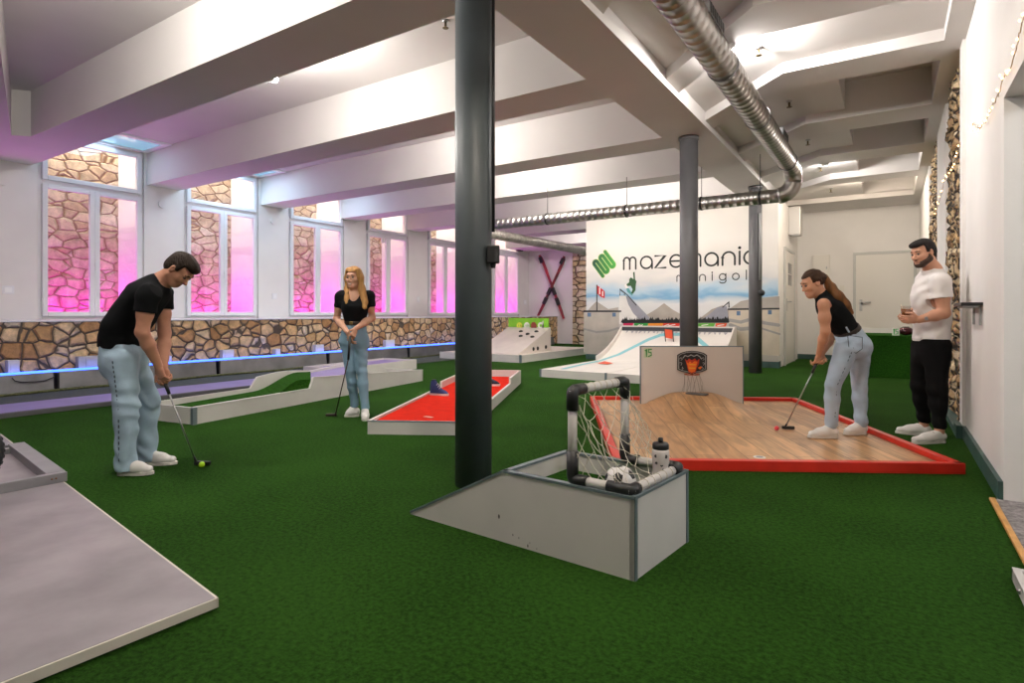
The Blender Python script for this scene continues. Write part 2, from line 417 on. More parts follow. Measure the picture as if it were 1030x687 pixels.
# right wall
mb = MB(); mb.box((0.57, 4.53, 0), (0.95, 6.62, ZBR)); mb.box((0.57, YN, 2.42), (0.95, 4.53, ZBR))
struct('wall_right', mb, PLASTER)
mb = MB(); mb.box((0.545, 6.62, 0), (0.95, 6.84, ZBR)); mb.box((0.545, 8.55, 0), (0.95, 10.0, ZBR)); mb.box((0.545, 12.0, 0), (0.95, YB, ZBR)); struct('wall_right_pilaster', mb, PLASTER)
def rough_panel(name, y0, y1, x, z0, z1, m, step=0.045, amp=0.07):
    ny = int((y1 - y0) / step) + 1; nz = int((z1 - z0) / step) + 1
    ys = np.linspace(y0, y1, ny); zs = np.linspace(z0, z1, nz)
    Y, Z = np.meshgrid(ys, zs, indexing='ij')
    # blocky stones: distance to random seeds
    ns = int((y1 - y0) * (z1 - z0) * 26)
    sy = rng.uniform(y0, y1, ns); sz = rng.uniform(z0, z1, ns); sh = rng.uniform(0, 1, ns)
    D = (Y[..., None] - sy) ** 2 + ((Z[..., None] - sz) * 1.3) ** 2
    idx = np.argsort(D, axis=-1)[..., :2]
    d0 = np.sqrt(np.take_along_axis(D, idx[..., :1], -1))[..., 0]; d1 = np.sqrt(np.take_along_axis(D, idx[..., 1:2], -1))[..., 0]
    edge = np.clip((d1 - d0) / 0.07, 0, 1)
    hgt = edge * (0.45 + 0.55 * sh[idx[..., 0]]) + rng.normal(0, 0.10, Y.shape)
    X = x - hgt * amp
    X[0, :] = x; X[-1, :] = x; X[:, 0] = x; X[:, -1] = x
    V = np.stack([X, Y, Z], -1).reshape(-1, 3)
    F = []
    for i in range(ny - 1):
        for j in range(nz - 1):
            a = i * nz + j; F.append((a, a + 1, a + nz + 1, a + nz))
    me = bpy.data.meshes.new(name); me.from_pydata(V.tolist(), [], F); me.polygons.foreach_set('use_smooth', [True] * len(F))
    o = link(name, me, m); o['kind'] = 'structure'; return o
STONE3 = stone_mat('rough_split_stone', 6.0, (1, 1, 1.3), [(0.20, 0.11, 0.05), (0.58, 0.37, 0.17), (0.76, 0.60, 0.38), (0.45, 0.27, 0.12), (0.80, 0.68, 0.50)], (0.03, 0.02, 0.015), 0.08, 1.0)
rough_panel('wall_right_stone', 6.84, 8.55, 0.60, 0.05, ZBR, STONE3)
rough_panel('wall_right_stone_far', 10.0, 12.0, 0.60, 0.05, ZBR, STONE3)
mb = MB(); mb.box((0.60, 6.8, 0), (0.95, 12.1, ZBR)); struct('wall_right_backing', mb, PLASTER)
mb = MB(); mb.box((0.545, 4.55, 0), (0.571, 6.615, 0.115)); mb.box((0.50, 6.60, 0), (0.546, 6.86, 0.115)); mb.box((0.50, 6.86, 0), (0.60, 8.55, 0.06)); struct('baseboard_right', mb, BASEG)
# doorway in the right wall: jamb, door frame, next room
mb = MB(); mb.box((0.70, 4.50, 0), (0.78, 4.56, 2.42)); mb.box((0.95, 4.53, 0), (1.6, 4.70, 2.6)); struct('trim_doorway', mb, mat('white_gloss_paint', (0.84, 0.85, 0.88), 0.3))
mb = MB(); mb.box((0.52, YN, 0.0), (4.2, 4.53, 0.012)); struct('floor_side_room', mb, mat('grey_needle_felt', (0.20, 0.18, 0.175), 0.95, var=0.5, vscale=45, bump=0.4, bscale=150))
mb = MB(); mb.box((0.50, YN, 0.0), (0.53, 4.525, 0.02), 0.005); struct('trim_threshold', mb, mat('varnished_beech', (0.55, 0.27, 0.07), 0.4, var=0.2, vscale=10))
mb = MB(); mb.box((3.9, YN, 0), (4.1, 4.85, 3.6)); mb.box((0.95, 4.70, 0), (3.9, 4.85, 3.6)); struct('wall_side_room', mb, PLASTER)

# back wall with its door, side door, mural wall, far wall
mb = MB(); mb.box((-2.0, YB, 0), (0.95, YB + 0.2, ZR)); struct('wall_back', mb, PLASTER)
mb = MB(); mb.box((-1.95, YB - 0.02, 0), (0.545, YB + 0.01, 0.12)); struct('baseboard_back', mb, BASEG)
MURAL_X0, MURAL_X1 = -6.27, -1.93
mb = MB(); mb.box((-2.15, YM + 0.012, 0), (MURAL_X1, YB + 0.2, ZB)); mb.box((MURAL_X0, YM + 0.012, 0), (-2.15, YM + 0.2, ZB)); struct('wall_mural', mb, PLASTER)
mb = MB(); mb.box((MURAL_X0, YM - 0.015, 0), (MURAL_X1 + 0.015, YM + 0.011, 0.13)); mb.box((MURAL_X1 - 0.01, YM, 0), (MURAL_X1 + 0.015, 13.25, 0.13)); struct('baseboard_mural', mb, BASEG)
mb = MB(); mb.box((XL, YF, 0), (-2.1, YF + 0.2, ZC)); struct('wall_far', mb, mat('pale_lilac_plaster', (0.78, 0.74, 0.76), 0.85))
mb = MB(); mb.box((-9.75, YF - 0.12, 0), (-9.1, YF, ZB)); struct('wall_far_stone', mb, stone_mat('far_pier_stone', 3.2, (0.6, 1, 1.5), [(0.48, 0.32, 0.18), (0.72, 0.60, 0.46), (0.60, 0.40, 0.22), (0.80, 0.70, 0.56)], (0.09, 0.06, 0.04), 0.04, 1.0, 0.5))
mb = MB(); mb.box((XL, YF - 0.1, 0), (-10.55, YF, ZS)); struct('wall_far_wainscot', mb, STONE)
# walls behind the camera, so that light bounces as in a closed hall
mb = MB(); mb.box((XL - 0.3, YN - 0.2, 0), (4.2, YN, ZC)); struct('wall_near', mb, PLASTER)

DOORW = mat('cream_door_paint', (0.74, 0.71, 0.66), 0.5)
STEEL = mat('brushed_steel', (0.45, 0.45, 0.45), 0.3, 1.0)
GREYF = mat('grey_door_frame', (0.52, 0.52, 0.50), 0.5)
def door(n, base, along, nrm, w, h, hand, window=False):
    a = Vector(along); nn = Vector(nrm); b = Vector(base)
    d = empty('door_%d' % n, b); d['kind'] = 'structure'
    m = MB()
    def bx(m, s0, s1, z0, z1, t0, t1):
        lo = [b + a * s0 + nn * t0, b + a * s1 + nn * t0, b + a * s1 + nn * t1, b + a * s0 + nn * t1]
        m.hexa([p + UP * z0 for p in lo], [p + UP * z1 for p in lo], 0.004)
    bx(m, 0, w, 0.01, h, 0.0, 0.03); m.build('door_leaf', DOORW, d)
    m = MB(); bx(m, -0.06, 0.0, 0, h + 0.06, 0, 0.045); bx(m, w, w + 0.06, 0, h + 0.06, 0, 0.045); bx(m, 0, w, h, h + 0.06, 0, 0.045); m.build('door_frame', GREYF, d)
    m = MB(); bx(m, hand - 0.03, hand + 0.03, 1.18, 1.45, 0.03, 0.04); m.build('handle_plate', STEEL, d)
    m = MB(); s = 1 if hand < w / 2 else -1
    m.tube([b + a * hand + UP * 1.38 + nn * 0.03, b + a * hand + UP * 1.38 + nn * 0.09, b + a * (hand + s * 0.05) + UP * 1.38 + nn * 0.1, b + a * (hand + s * 0.2) + UP * 1.38 + nn * 0.1], 0.016, 10)
    m.build('door_handle', STEEL, d)
    if window:
        m = MB(); bx(m, w * 0.3, w * 0.7, 1.75, 2.25, 0.02, 0.034); m.build('door_pane', mat('dark_door_glass', (0.05, 0.055, 0.06), 0.1), d)
        m = MB(); bx(m, w * 0.28, w * 0.72, 1.99, 2.01, 0.02, 0.04); m.build('glazing_bar', DOORW, d)
    return d
pa = onY(861, 300, YB - 0.03); door(1, (pa.x, YB - 0.001, 0), (1, 0, 0), (0, -1, 0), 1.12, 2.50, 0.10)
door(2, (MURAL_X1 + 0.001, 13.75, 0), (0, 1, 0), (1, 0, 0), 1.35, 2.50, 0.22, True)

# ------------------------------------------------------------------ mural painted on the wall
def mural_mat():
    m = bpy.data.materials.new('mural_sky_paint'); m.use_nodes = True
    nt = m.node_tree; N = nt.nodes; L = nt.links; b = N['Principled BSDF']; b.inputs['Roughness'].default_value = 0.85
    tc = N.new('ShaderNodeTexCoord'); sp = N.new('ShaderNodeSeparateXYZ'); L.new(tc.outputs['Object'], sp.inputs[0])
    mp = N.new('ShaderNodeMapping'); mp.inputs['Scale'].default_value = (0.7, 1, 2.2); L.new(tc.outputs['Object'], mp.inputs['Vector'])
    nz = N.new('ShaderNodeTexNoise'); nz.inputs['Scale'].default_value = 1.6; nz.inputs['Detail'].default_value = 6; nz.inputs['Distortion'].default_value = 0.5
    L.new(mp.outputs[0], nz.inputs['Vector'])
    ma = N.new('ShaderNodeMath'); ma.operation = 'MULTIPLY_ADD'; ma.inputs[1].default_value = 0.55
    L.new(nz.outputs['Fac'], ma.inputs[0]); L.new(sp.outputs['Z'], ma.inputs[2])
    mr = N.new('ShaderNodeMapRange'); mr.inputs['From Min'].default_value = 0.3; mr.inputs['From Max'].default_value = 3.8
    L.new(ma.outputs[0], mr.inputs['Value'])
    cr = N.new('ShaderNodeValToRGB'); e = cr.color_ramp.elements
    stops = [(0.0, (0.42, 0.38, 0.34)), (0.22, (0.50, 0.47, 0.44)), (0.30, (0.62, 0.61, 0.60)), (0.37, (0.66, 0.66, 0.66)), (0.405, (0.46, 0.54, 0.60)), (0.43, (0.18, 0.37, 0.56)), (0.465, (0.42, 0.56, 0.67)), (0.52, (0.68, 0.67, 0.66)), (0.60, (0.84, 0.80, 0.75)), (1.0, (0.86, 0.81, 0.74))]
    while len(e) < len(stops): e.new(0.5)
    for i, (p, c) in enumerate(stops): e[i].position = p; e[i].color = (*c, 1)
    L.new(mr.outputs[0], cr.inputs['Fac'])
    L.new(cr.outputs['Color'], b.inputs['Base Color'])
    return m
mur = thing('wall_mural_painting', 'winter sports mural with lettering, huts and snowboarder painted across the far wall', 'mural', (MURAL_X0, YM, 0))
mb = MB(); mb.box((MURAL_X0, YM, 0.13), (MURAL_X1, YM + 0.012, ZB)); mb.build('painted_sky', mural_mat(), mur, world=True)
def paint(name, polys, m, dy=0.002, strokes=(), parent=None):
    q = MB()
    o = None
    for P in polys:
        q = MB(); q.poly([onY(u, v, YM) + Vector((0, -dy, 0)) for u, v in P]); o = q.build(name, m, parent or mur)
    for P, w in strokes:
        q = MB(); ribbon(q, [(onY(u, v, YM).x, onY(u, v, YM).z) for u, v in P], w, lambda t: Vector((t.x, YM - dy, t.y))); o = q.build(name, m, parent or mur)
    return o
Pm = lambda n, c: mat('paint_' + n, c, 0.85, var=0.12, vscale=3)
paint('painted_hill', [[(645, 320), (660, 311), (668, 305), (676, 311), (690, 319), (690, 327), (640, 327)], [(703, 321), (716, 311), (727, 307), (738, 316), (738, 325), (703, 325)]], Pm('grey_hill', (0.36, 0.32, 0.28)), 0.003)
paint('painted_snowfield', [[(587, 318), (594, 309), (600, 303), (612, 311), (622, 309), (622, 313)], [(733, 311), (745, 303), (760, 300), (784, 298), (784, 311)]], Pm('roof_snow', (0.40, 0.36, 0.32)), 0.003)
hutm = Pm('hut_wall', (0.44, 0.40, 0.35))
h1 = paint('painted_hut', [[(587.2, 313.5), (623, 313.5), (623, 355), (587.2, 355)]], hutm, 0.004)
h2 = paint('painted_hut', [[(733, 311), (784.2, 310), (784.2, 358), (733, 355)]], mat('paint_hut_tan', (0.55, 0.48, 0.38), 0.85, var=0.12, vscale=3), 0.004)
dk = Pm('dark_line', (0.035, 0.035, 0.038))
paint('hut_roof_edge', [[(587.2, 312.2), (625, 312.2), (625, 314), (587.2, 314)]], dk, 0.006)
paint('hut_roof_edge', [[(732, 310.2), (784.2, 309.6), (784.2, 311.4), (732, 312)]], dk, 0.006)
bl = Pm('blue_window', (0.10, 0.17, 0.28))
for u0, v0 in ((591, 314.5), (616, 314.5)): paint('hut_window', [[(u0, v0), (u0 + 3.6, v0), (u0 + 3.6, v0 + 4), (u0, v0 + 4)]], bl, 0.006)
for u0, v0 in ((741, 313), (772.5, 312)): paint('hut_window', [[(u0, v0), (u0 + 3.8, v0), (u0 + 3.8, v0 + 4.3), (u0, v0 + 4.3)]], bl, 0.006)
paint('wall_shading_stroke', [], Pm('grey_stroke', (0.30, 0.29, 0.28)), 0.006, strokes=[([(588, 331), (600, 334), (612, 333), (622, 330)], 0.05), ([(734, 322), (745, 324), (756, 321), (770, 325), (783, 327)], 0.07), ([(735, 327), (745, 331), (758, 330)], 0.08), ([(765, 330), (784, 336)], 0.04)])
paint('painted_ramp_face', [[(623, 297.5), (629.5, 297.5), (632, 306), (638, 315), (645, 322), (653, 326), (623, 326)]], Pm('ramp_white', (0.72, 0.69, 0.66)), 0.005)
paint('painted_ramp_curve', [[(629.5, 297.5), (634, 299), (653, 319), (655, 326), (645, 323), (637, 315), (632, 306)]], Pm('ramp_grey', (0.27, 0.27, 0.31)), 0.006)
paint('painted_ramp_curve', [[(706, 322), (715, 315), (722, 309), (731, 308), (733, 321)]], Pm('ramp_grey', (0.27, 0.27, 0.31)), 0.006)
paint('painted_ramp_rail', [], dk, 0.007, strokes=[([(623.6, 297), (623.6, 291), (631, 296.5), (640, 307)], 0.022), ([(628.2, 297), (628.2, 294)], 0.018), ([(727, 309), (733, 304), (733.5, 309)], 0.022), ([(733.2, 309), (733.2, 303.5)], 0.02)])
# tree line and banners
tr = MB(); u = 626.0
base = lambda uu: 324.5 - (uu - 626) * 0.004
top = []
while u < 733:
    w_ = random.uniform(1.2, 2.4); hh = random.uniform(3, 6.5)
    tr.poly([onY(u - w_, base(u), YM) - Vector((0, .007, 0)), onY(u + w_, base(u), YM) - Vector((0, .007, 0)), onY(u + random.uniform(-.5, .5), base(u) - hh, YM) - Vector((0, .007, 0))]); u += random.uniform(0.9, 1.6)
tr.poly([onY(626, 325.3, YM) - Vector((0, .0072, 0)), onY(733, 324.6, YM) - Vector((0, .0072, 0)), onY(733, 321, YM) - Vector((0, .0072, 0)), onY(626, 322, YM) - Vector((0, .0072, 0))])
tr.build('painted_tree_line', Pm('tree_black', (0.012, 0.013, 0.014)), mur)
for nm, u0, u1, c in (('crimson', 627, 636, (0.55, 0.02, 0.09)), ('green', 638, 651, (0.03, 0.28, 0.05)), ('orange', 652, 666, (0.80, 0.28, 0.03)), ('red', 667, 683, (0.65, 0.04, 0.02)), ('lime', 702, 718, (0.12, 0.40, 0.05)), ('coral', 720, 730, (0.72, 0.10, 0.03))):
    paint('painted_banner', [[(u0, 325.2), (u1 + 1.5, 325.0), (u1, 328.6), (u0, 328.8)]], Pm('banner_' + nm, c), 0.008)
paint('banner_mark', [], Pm('banner_white', (0.8, 0.75, 0.7)), 0.010, strokes=[([(642, 327.4), (643.5, 326.6), (645, 327.6), (646.5, 326.6)], 0.02), ([(668, 328), (673, 326.2)], 0.02), ([(672, 327.8), (679, 326.4)], 0.02), ([(706, 327.4), (712, 326.4)], 0.02), ([(722, 327.6), (728, 326.6)], 0.02)])
# flag on the hut
paint('flag_pole', [], dk, 0.007, strokes=[([(600.5, 312), (600.5, 287)], 0.03)])
paint('painted_flag', [[(601, 287), (608.5, 293), (608.5, 300), (605, 299), (601, 295.5)]], Pm('flag_red', (0.50, 0.02, 0.03)), 0.009)
paint('flag_cross', [], Pm('flag_white', (0.8, 0.78, 0.75)), 0.011, strokes=[([(603.4, 289.8), (603.4, 295.5)], 0.03), ([(606.4, 293.4), (606.4, 297.4)], 0.03)])
# snowboarder figure
paint('painted_snowboarder', [[(637, 274), (638.5, 273.5), (639, 281), (640.3, 283), (639.6, 288), (639.4, 292), (636.8, 295.6), (635, 295), (636.5, 291), (634.5, 287.5), (630.5, 288), (629, 287), (633, 284), (633.2, 280.5), (635, 279), (637.5, 281)]], Pm('rider_green', (0.03, 0.09, 0.035)), 0.009)
paint('painted_snowboard', [[(628.2, 286.5), (630, 286), (636.6, 296), (636, 297.4), (631.5, 294)]], Pm('board_teal', (0.10, 0.32, 0.33)), 0.008)
paint('snowboard_tip', [[(628.2, 286.5), (630, 286), (632.6, 289.6), (629.8, 290.4)]], Pm('banner_white', (0.8, 0.75, 0.7)), 0.0095)

# logo: rounded zig-zag of thick stroke, dark outline and bright core
def logo_path(g=0.101, e=0.185):
    d = Vector((0.61, -0.79)); n = Vector((0.79, 0.61)); P = [n * (-2 * g) + d * (e + .03)]
    for k in range(4):
        sgn = -1 if k % 2 == 0 else 1
        c = n * ((k - 1.5) * g) + d * (sgn * (e - g * .3))
        for j in range(13):
            t = PI * j / 12; P.append(c - n * (g / 2 * math.cos(t)) + d * (sgn * g / 2 * math.sin(t)))
    P.append(n * (2 * g) - d * (e + .03))
    return P
lm = bpy.data.materials.new('logo_green_blend'); lm.use_nodes = True
_n = lm.node_tree.nodes; _l = lm.node_tree.links; _t = _n.new('ShaderNodeTexCoord'); _s = _n.new('ShaderNodeSeparateXYZ'); _r = _n.new('ShaderNodeMapRange'); _c = _n.new('ShaderNodeValToRGB')
lc = onY(607.6, 265.5, YM)
_r.inputs['From Min'].default_value = lc.x - MURAL_X0 - .30; _r.inputs['From Max'].default_value = lc.x - MURAL_X0 + .30
_c.color_ramp.elements[0].color = (0.008, 0.045, 0.035, 1); _c.color_ramp.elements[1].color = (0.06, 0.36, 0.05, 1)
_l.new(_t.outputs['Object'], _s.inputs[0]); _l.new(_s.outputs['X'], _r.inputs['Value']); _l.new(_r.outputs[0], _c.inputs['Fac']); _l.new(_c.outputs['Color'], _n['Principled BSDF'].inputs['Base Color'])
for nm, w_, m_, dy in (('logo_pale_underlay', 0.104, mat('paint_logo_pale', (0.62, 0.72, 0.30), 0.85), 0.004), ('logo_stroke', 0.080, lm, 0.006)):
    q = MB(); ribbon(q, [(lc.x + p.x, lc.z + p.y) for p in logo_path()], w_, lambda t: Vector((t.x, YM - dy, t.y))); q.build(nm, m_, mur)
# lettering built of round-ended strokes
def letters(word, xs, zb, xh, w, m):
    t3 = lambda t: Vector((t.x, YM - 0.006, t.y))
    for ch, x in zip(word, xs):
        r = xh / 2; S = []
        if ch == 'm':
            b = xh * 0.27
            S = [[(x, zb), (x, zb + xh * 0.72)] + arc(x + b, zb + xh * 0.72, b, 180, 0, 10, xh * 0.28) + [(x + 2 * b, zb)], [(x + 2 * b, zb + xh * 0.72)] + arc(x + 3 * b, zb + xh * 0.72, b, 180, 0, 10, xh * 0.28) + [(x + 4 * b, zb)]]
        elif ch == 'a':
            S = [arc(x + r, zb + r, r, 0, 360, 28), [(x + 2 * r, zb + r), (x + 2 * r, zb)]]
        elif ch == 'z':
            S = [[(x, zb + xh), (x + xh * 0.85, zb + xh), (x + 0.0, zb), (x + xh * 0.9, zb)]]
        elif ch == 'e':
            S = [[(x, zb + r), (x + 2 * r, zb + r)] + arc(x + r, zb + r, r, 0, 315, 24)]
        elif ch == 'n':
            S = [[(x, zb), (x, zb + xh * 0.55)] + arc(x + r * 0.92, zb + xh * 0.55, r * 0.92, 180, 0, 12, xh * 0.45) + [(x + r * 1.84, zb)]]
        elif ch == 'i':
            S = [[(x, zb), (x, zb + xh)], arc(x, zb + xh * 1.28, w * 0.3, 0, 360, 10)]
        elif ch == 'o':
            S = [arc(x + r, zb + r, r, 0, 360, 28)]
        elif ch == 'g':
            S = [arc(x + r, zb + r, r, 0, 360, 28), [(x + 2 * r, zb + xh), (x + 2 * r, zb - xh * 0.12)] + arc(x + r, zb - xh * 0.12, r, 0, -150, 12, xh * 0.36)]
        elif ch == 'l':
            S = [[(x, zb), (x, zb + xh * 1.45)]]
        elif ch == 'f':
            S = [[(x, zb), (x, zb + xh * 1.2)] + arc(x + r * 0.5, zb + xh * 1.2, r * 0.5, 180, 60, 6), [(x - r * 0.3, zb + xh * 0.9), (x + r * 0.7, zb + xh * 0.9)]]
        q = MB()
        for s_ in S: ribbon(q, s_, w, t3)
        q.build('letter', m, mur)
INK = Pm('lettering_ink', (0.03, 0.033, 0.03))
ux = lambda u, v=265: onY(u, v, YM).x
ap = onY(627, 271, YM)
letters('mazemania', [ux(627.5), ux(644.5), ux(659), ux(674), ux(691), ux(709.2), ux(726.8), ux(744), ux(748.5)], ap.z, 0.275, 0.040, INK)
bp_ = onY(708, 282.3, YM)
letters('minigolf', [ux(681), ux(696.5), ux(703.8), ux(716.4), ux(723.6), ux(736.8), ux(750.8), ux(758)], bp_.z, 0.135, 0.022, INK)
# ================================================================== columns, ducts, fixtures
def column(x, y, r, m, label):
    t = tag(empty('steel_column', (x, y, 0)), label, 'column', 'round steel columns', 'thing')
    q = MB(); q.lathe([(r, 0.0), (r, ZB)], (x, y, 0), 40); q.build('shaft', m, t)
    q = MB(); q.lathe([(r, ZB - 0.05), (r + 0.012, ZB - 0.04), (r + 0.012, ZB)], (x, y, 0), 40); q.build('collar', m, t)
    return t
C1 = (-2.31, 3.09); C2 = (-2.305, 7.98); C3 = (-2.146, 11.77)
c1 = column(C1[0], C1[1], 0.121, COLP, 'thick dark blue-grey column rising beside the red lane in the middle of the hall')
column(C2[0], C2[1], 0.121, COLG, 'grey column behind the white basketball backboard')
column(C3[0], C3[1], 0.117, COLG, 'grey column just before the mural end, last of the three columns')
# conduit with a small black loudspeaker on the first column
pc = at(496.2, 250, 3.80)
q = MB(); q.tube([(pc.x, pc.y, 1.66), (pc.x, pc.y, ZB)], 0.011, 8); 
cd_ = q.build('cable_conduit', BLACK); tag(cd_, 'thin black cable conduit running up the thick dark column', 'conduit')
spk = thing('small_loudspeaker', 'small black box on the side of the thick dark column, below the conduit', 'loudspeaker', (pc.x, pc.y, 1.5))
q = MB(); q.beam(at(490, 256, 3.76) , at(502.5, 256, 3.76), 0.07, 0.115, bev=0.008); q.build('housing', BLACK, spk)
q = MB(); q.lathe([(0.02, 0), (0.014, -0.03)], (at(496, 265, 3.76).x, at(496, 265, 3.76).y, at(496, 265, 3.76).z), 12); q.build('cable_gland', BLACK, spk)
q = MB(); q.beam(at(499, 250, 3.715), at(499, 263, 3.715), 0.02, 0.005); q.build('front_grille', mat('dark_grille', (0.03, 0.03, 0.03), 0.7), spk)
c3 = at(764.5, 270, 10.9)
q = MB(); q.tube([(c3.x, c3.y, 1.75), (c3.x, c3.y, 3.0)], 0.02, 8); tag(q.build('cable_conduit', mat('grey_conduit', (0.3, 0.3, 0.3), 0.5)), 'pale cable conduit on the side of the last grey column', 'conduit')
s3 = thing('small_loudspeaker', 'tiny black speaker on the last grey column near the mural', 'loudspeaker', at(766, 296, 10.9))
q = MB(); q.sphere(at(766, 294.5, 10.9), 0.06, 14, 8, (1, 1, 1.0)); q.build('housing', BLACK, s3)
q = MB(); q.beam(at(763, 294.5, 10.95), at(766, 294.5, 10.9), 0.03, 0.03); q.build('bracket', BLACK, s3)

DUCT = mat('spiral_duct_metal', (0.44, 0.42, 0.40), 0.36, 1.0, var=0.22, vscale=2.5, bump=0.03, bscale=12)
def spiral(mb, pts, r, pitch=0.12, n=28):
    """round duct with raised lock seams; pts is a polyline, dense at bends"""
    P = [Vector(p) for p in pts]; out = []; rad = []
    s = 0.0; nxt = pitch
    for a, b in zip(P[:-1], P[1:]):
        L_ = (b - a).length; d = (b - a) / L_
        out.append(a); rad.append(r)
        t = nxt - s
        while t < L_ - 0.01 and L_ > 0.15:
            for o_, k in ((-0.008, 0), (-0.004, 0.0035), (0.004, 0.0035), (0.008, 0)):
                out.append(a + d * (t + o_)); rad.append(r + k)
            nxt += pitch; t = nxt - s
        s += L_
        nxt = max(nxt, s + 0.02) if L_ <= 0.15 else nxt
    out.append(P[-1]); rad.append(r)
    mb.tube(out, r, n, True, True, rad)
def bend(c, a, b, r, n=8):
    """quarter bend between unit directions a (from c) and b (from c)"""
    c = Vector(c); a = Vector(a); b = Vector(b)
    return [c + a * (r * (1 - math.sin(t))) + b * (r * (1 - math.cos(t))) for t in [PI / 2 * k / n for k in range(n + 1)]]
DX, DZ = -1.235, 3.30; YE, ZE = 9.72, 2.93
t = thing('ventilation_duct', 'long shiny spiral ventilation duct under the ceiling, elbow down and along the mural side', 'duct', (DX, YE, DZ))
q = MB(); spiral(q, [(DX, YN + 0.1, DZ), (DX, YE - 0.2, DZ)], 0.128); q.build('long_run', DUCT, t)
q = MB(); q.tube(bend((DX, YE, DZ), (0, -1, 0), (0, 0, -1), 0.2) + [(DX, YE, ZE + 0.2)] + bend((DX, YE, ZE), (0, 0, 1), (-1, 0, 0), 0.2), 0.125, 28, True, True); q.build('elbow', DUCT, t)
q = MB(); spiral(q, [(DX - 0.2, YE, ZE), (-7.35, YE, ZE)], 0.105); q.build('cross_run', DUCT, t)
q = MB(); q.tube(bend((-7.6, YE, ZE), (1, 0, 0), (0, 1, 0), 0.22), 0.105, 24); q.build('elbow', DUCT, t)
q = MB(); spiral(q, [(-7.6, YE + 0.2, ZE), (-7.6, 15.5, ZE + 0.04)], 0.115); q.tube([(-7.6, 15.5, ZE + 0.04), (-7.6, 15.62, ZE + 0.04)], 0.13, 24); q.build('rear_run', mat('dull_duct_metal', (0.55, 0.52, 0.48), 0.4, 1.0, var=0.2), t)
for y in (5.3, 6.9, 9.1):
    q = MB(); q.tube([(DX, y - 0.02, DZ), (DX, y + 0.02, DZ)], 0.137, 28); q.build('clamp_band', GREYMETAL, t)
for x in (-1.7, -2.6, -3.9, -5.5, -7.0):
    q = MB(); q.tube([(x - 0.015, YE, ZE), (x + 0.015, YE, ZE)], 0.113, 28); q.tube([(x, YE, ZE + 0.1), (x, YE, ZB if x < -1.99 else ZR)], 0.006, 6); q.build('clamp_band', BLACK, t)
for y in (4.55, 8.0):
    q = MB(); q.box((DX + 0.085, y - 0.22, DZ + 0.02), (DX + 0.137, y + 0.22, DZ + 0.11), 0.005); vo = q.build('air_vent', mat('grey_vent', (0.16, 0.16, 0.17), 0.5, 0.4), t)
    q = MB()
    for k in range(7): q.box((DX + 0.13, y - 0.20 + k * 0.06, DZ + 0.03), (DX + 0.141, y - 0.17 + k * 0.06, DZ + 0.10))
    q.build('vent_slot', BLACK, vo)
# sprinklers
BRASS = mat('dull_brass', (0.16, 0.12, 0.06), 0.4, 1.0)
for x, y, z, lab in ((-0.98, 3.95, ZR, 'nearest ceiling sprinkler beside the duct, partly cut by the top edge'), (-1.07, 6.05, ZR, 'sprinkler in the brightly lit right ceiling bay'), (-1.03, 7.77, ZR, 'sprinkler in the dim bay behind the bright right one'), (-1.03, 9.67, ZR, 'sprinkler above the bend of the duct, third dim bay'), (-1.03, 11.58, ZR, 'glowing lit sprinkler head in the far bright right bay'), (-1.03, 13.7, ZR, 'last sprinkler before the back wall door'), (-3.85, 4.67, ZC, 'sprinkler in the left ceiling bay next to the thick column'), (-1.75, 4.4, ZR, 'sprinkler pipe end between the duct and the girder')):
    if lab.startswith('sprinkler pipe'): continue
    s_ = thing('ceiling_sprinkler', lab, 'sprinkler', (x, y, z), 'ceiling sprinklers')
    q = MB(); q.lathe([(0.035, z), (0.035, z - 0.01), (0.02, z - 0.02)], (x, y, 0), 16); q.build('rosette', STEEL, s_)
    q = MB(); q.lathe([(0.012, z - 0.015), (0.012, z - 0.06), (0.005, z - 0.075)], (x, y, 0), 10); q.build('pipe', BRASS, s_)
    q = MB(); q.lathe([(0.03, z - 0.08), (0.032, z - 0.076), (0.006, z - 0.07)], (x, y, 0), 16); q.build('deflector', BRASS, s_)

# ceiling lamps fixed to the far faces of the beams
LAMPE = mat('lit_lamp_lens', (1, 1, 1), 0.4, emit=(1.0, 0.94, 0.86), emit_s=40.0)
LAMPH = mat('lamp_housing_white', (0.7, 0.7, 0.7), 0.4)
def beam_lamp(x, y, z, energy, lab, col=(1.0, 0.95, 0.89), unseen=False):
    s_ = thing('ceiling_spotlight', lab, 'ceiling lamp', (x, y, z), 'spotlights on the ceiling beams')
    q = MB(); q.box((x - 0.06, y, z - 0.05), (x + 0.06, y + 0.05, z + 0.05), 0.01); q.build('housing', LAMPH, s_)
    q = MB(); q.sphere((x, y + 0.085, z), 0.04, 14, 10); q.build('bulb', LAMPE, s_)
    l = lamp('ceiling_spotlight_light', 'POINT', (x, y + 0.20, z), energy, col, 0.08)
    return l

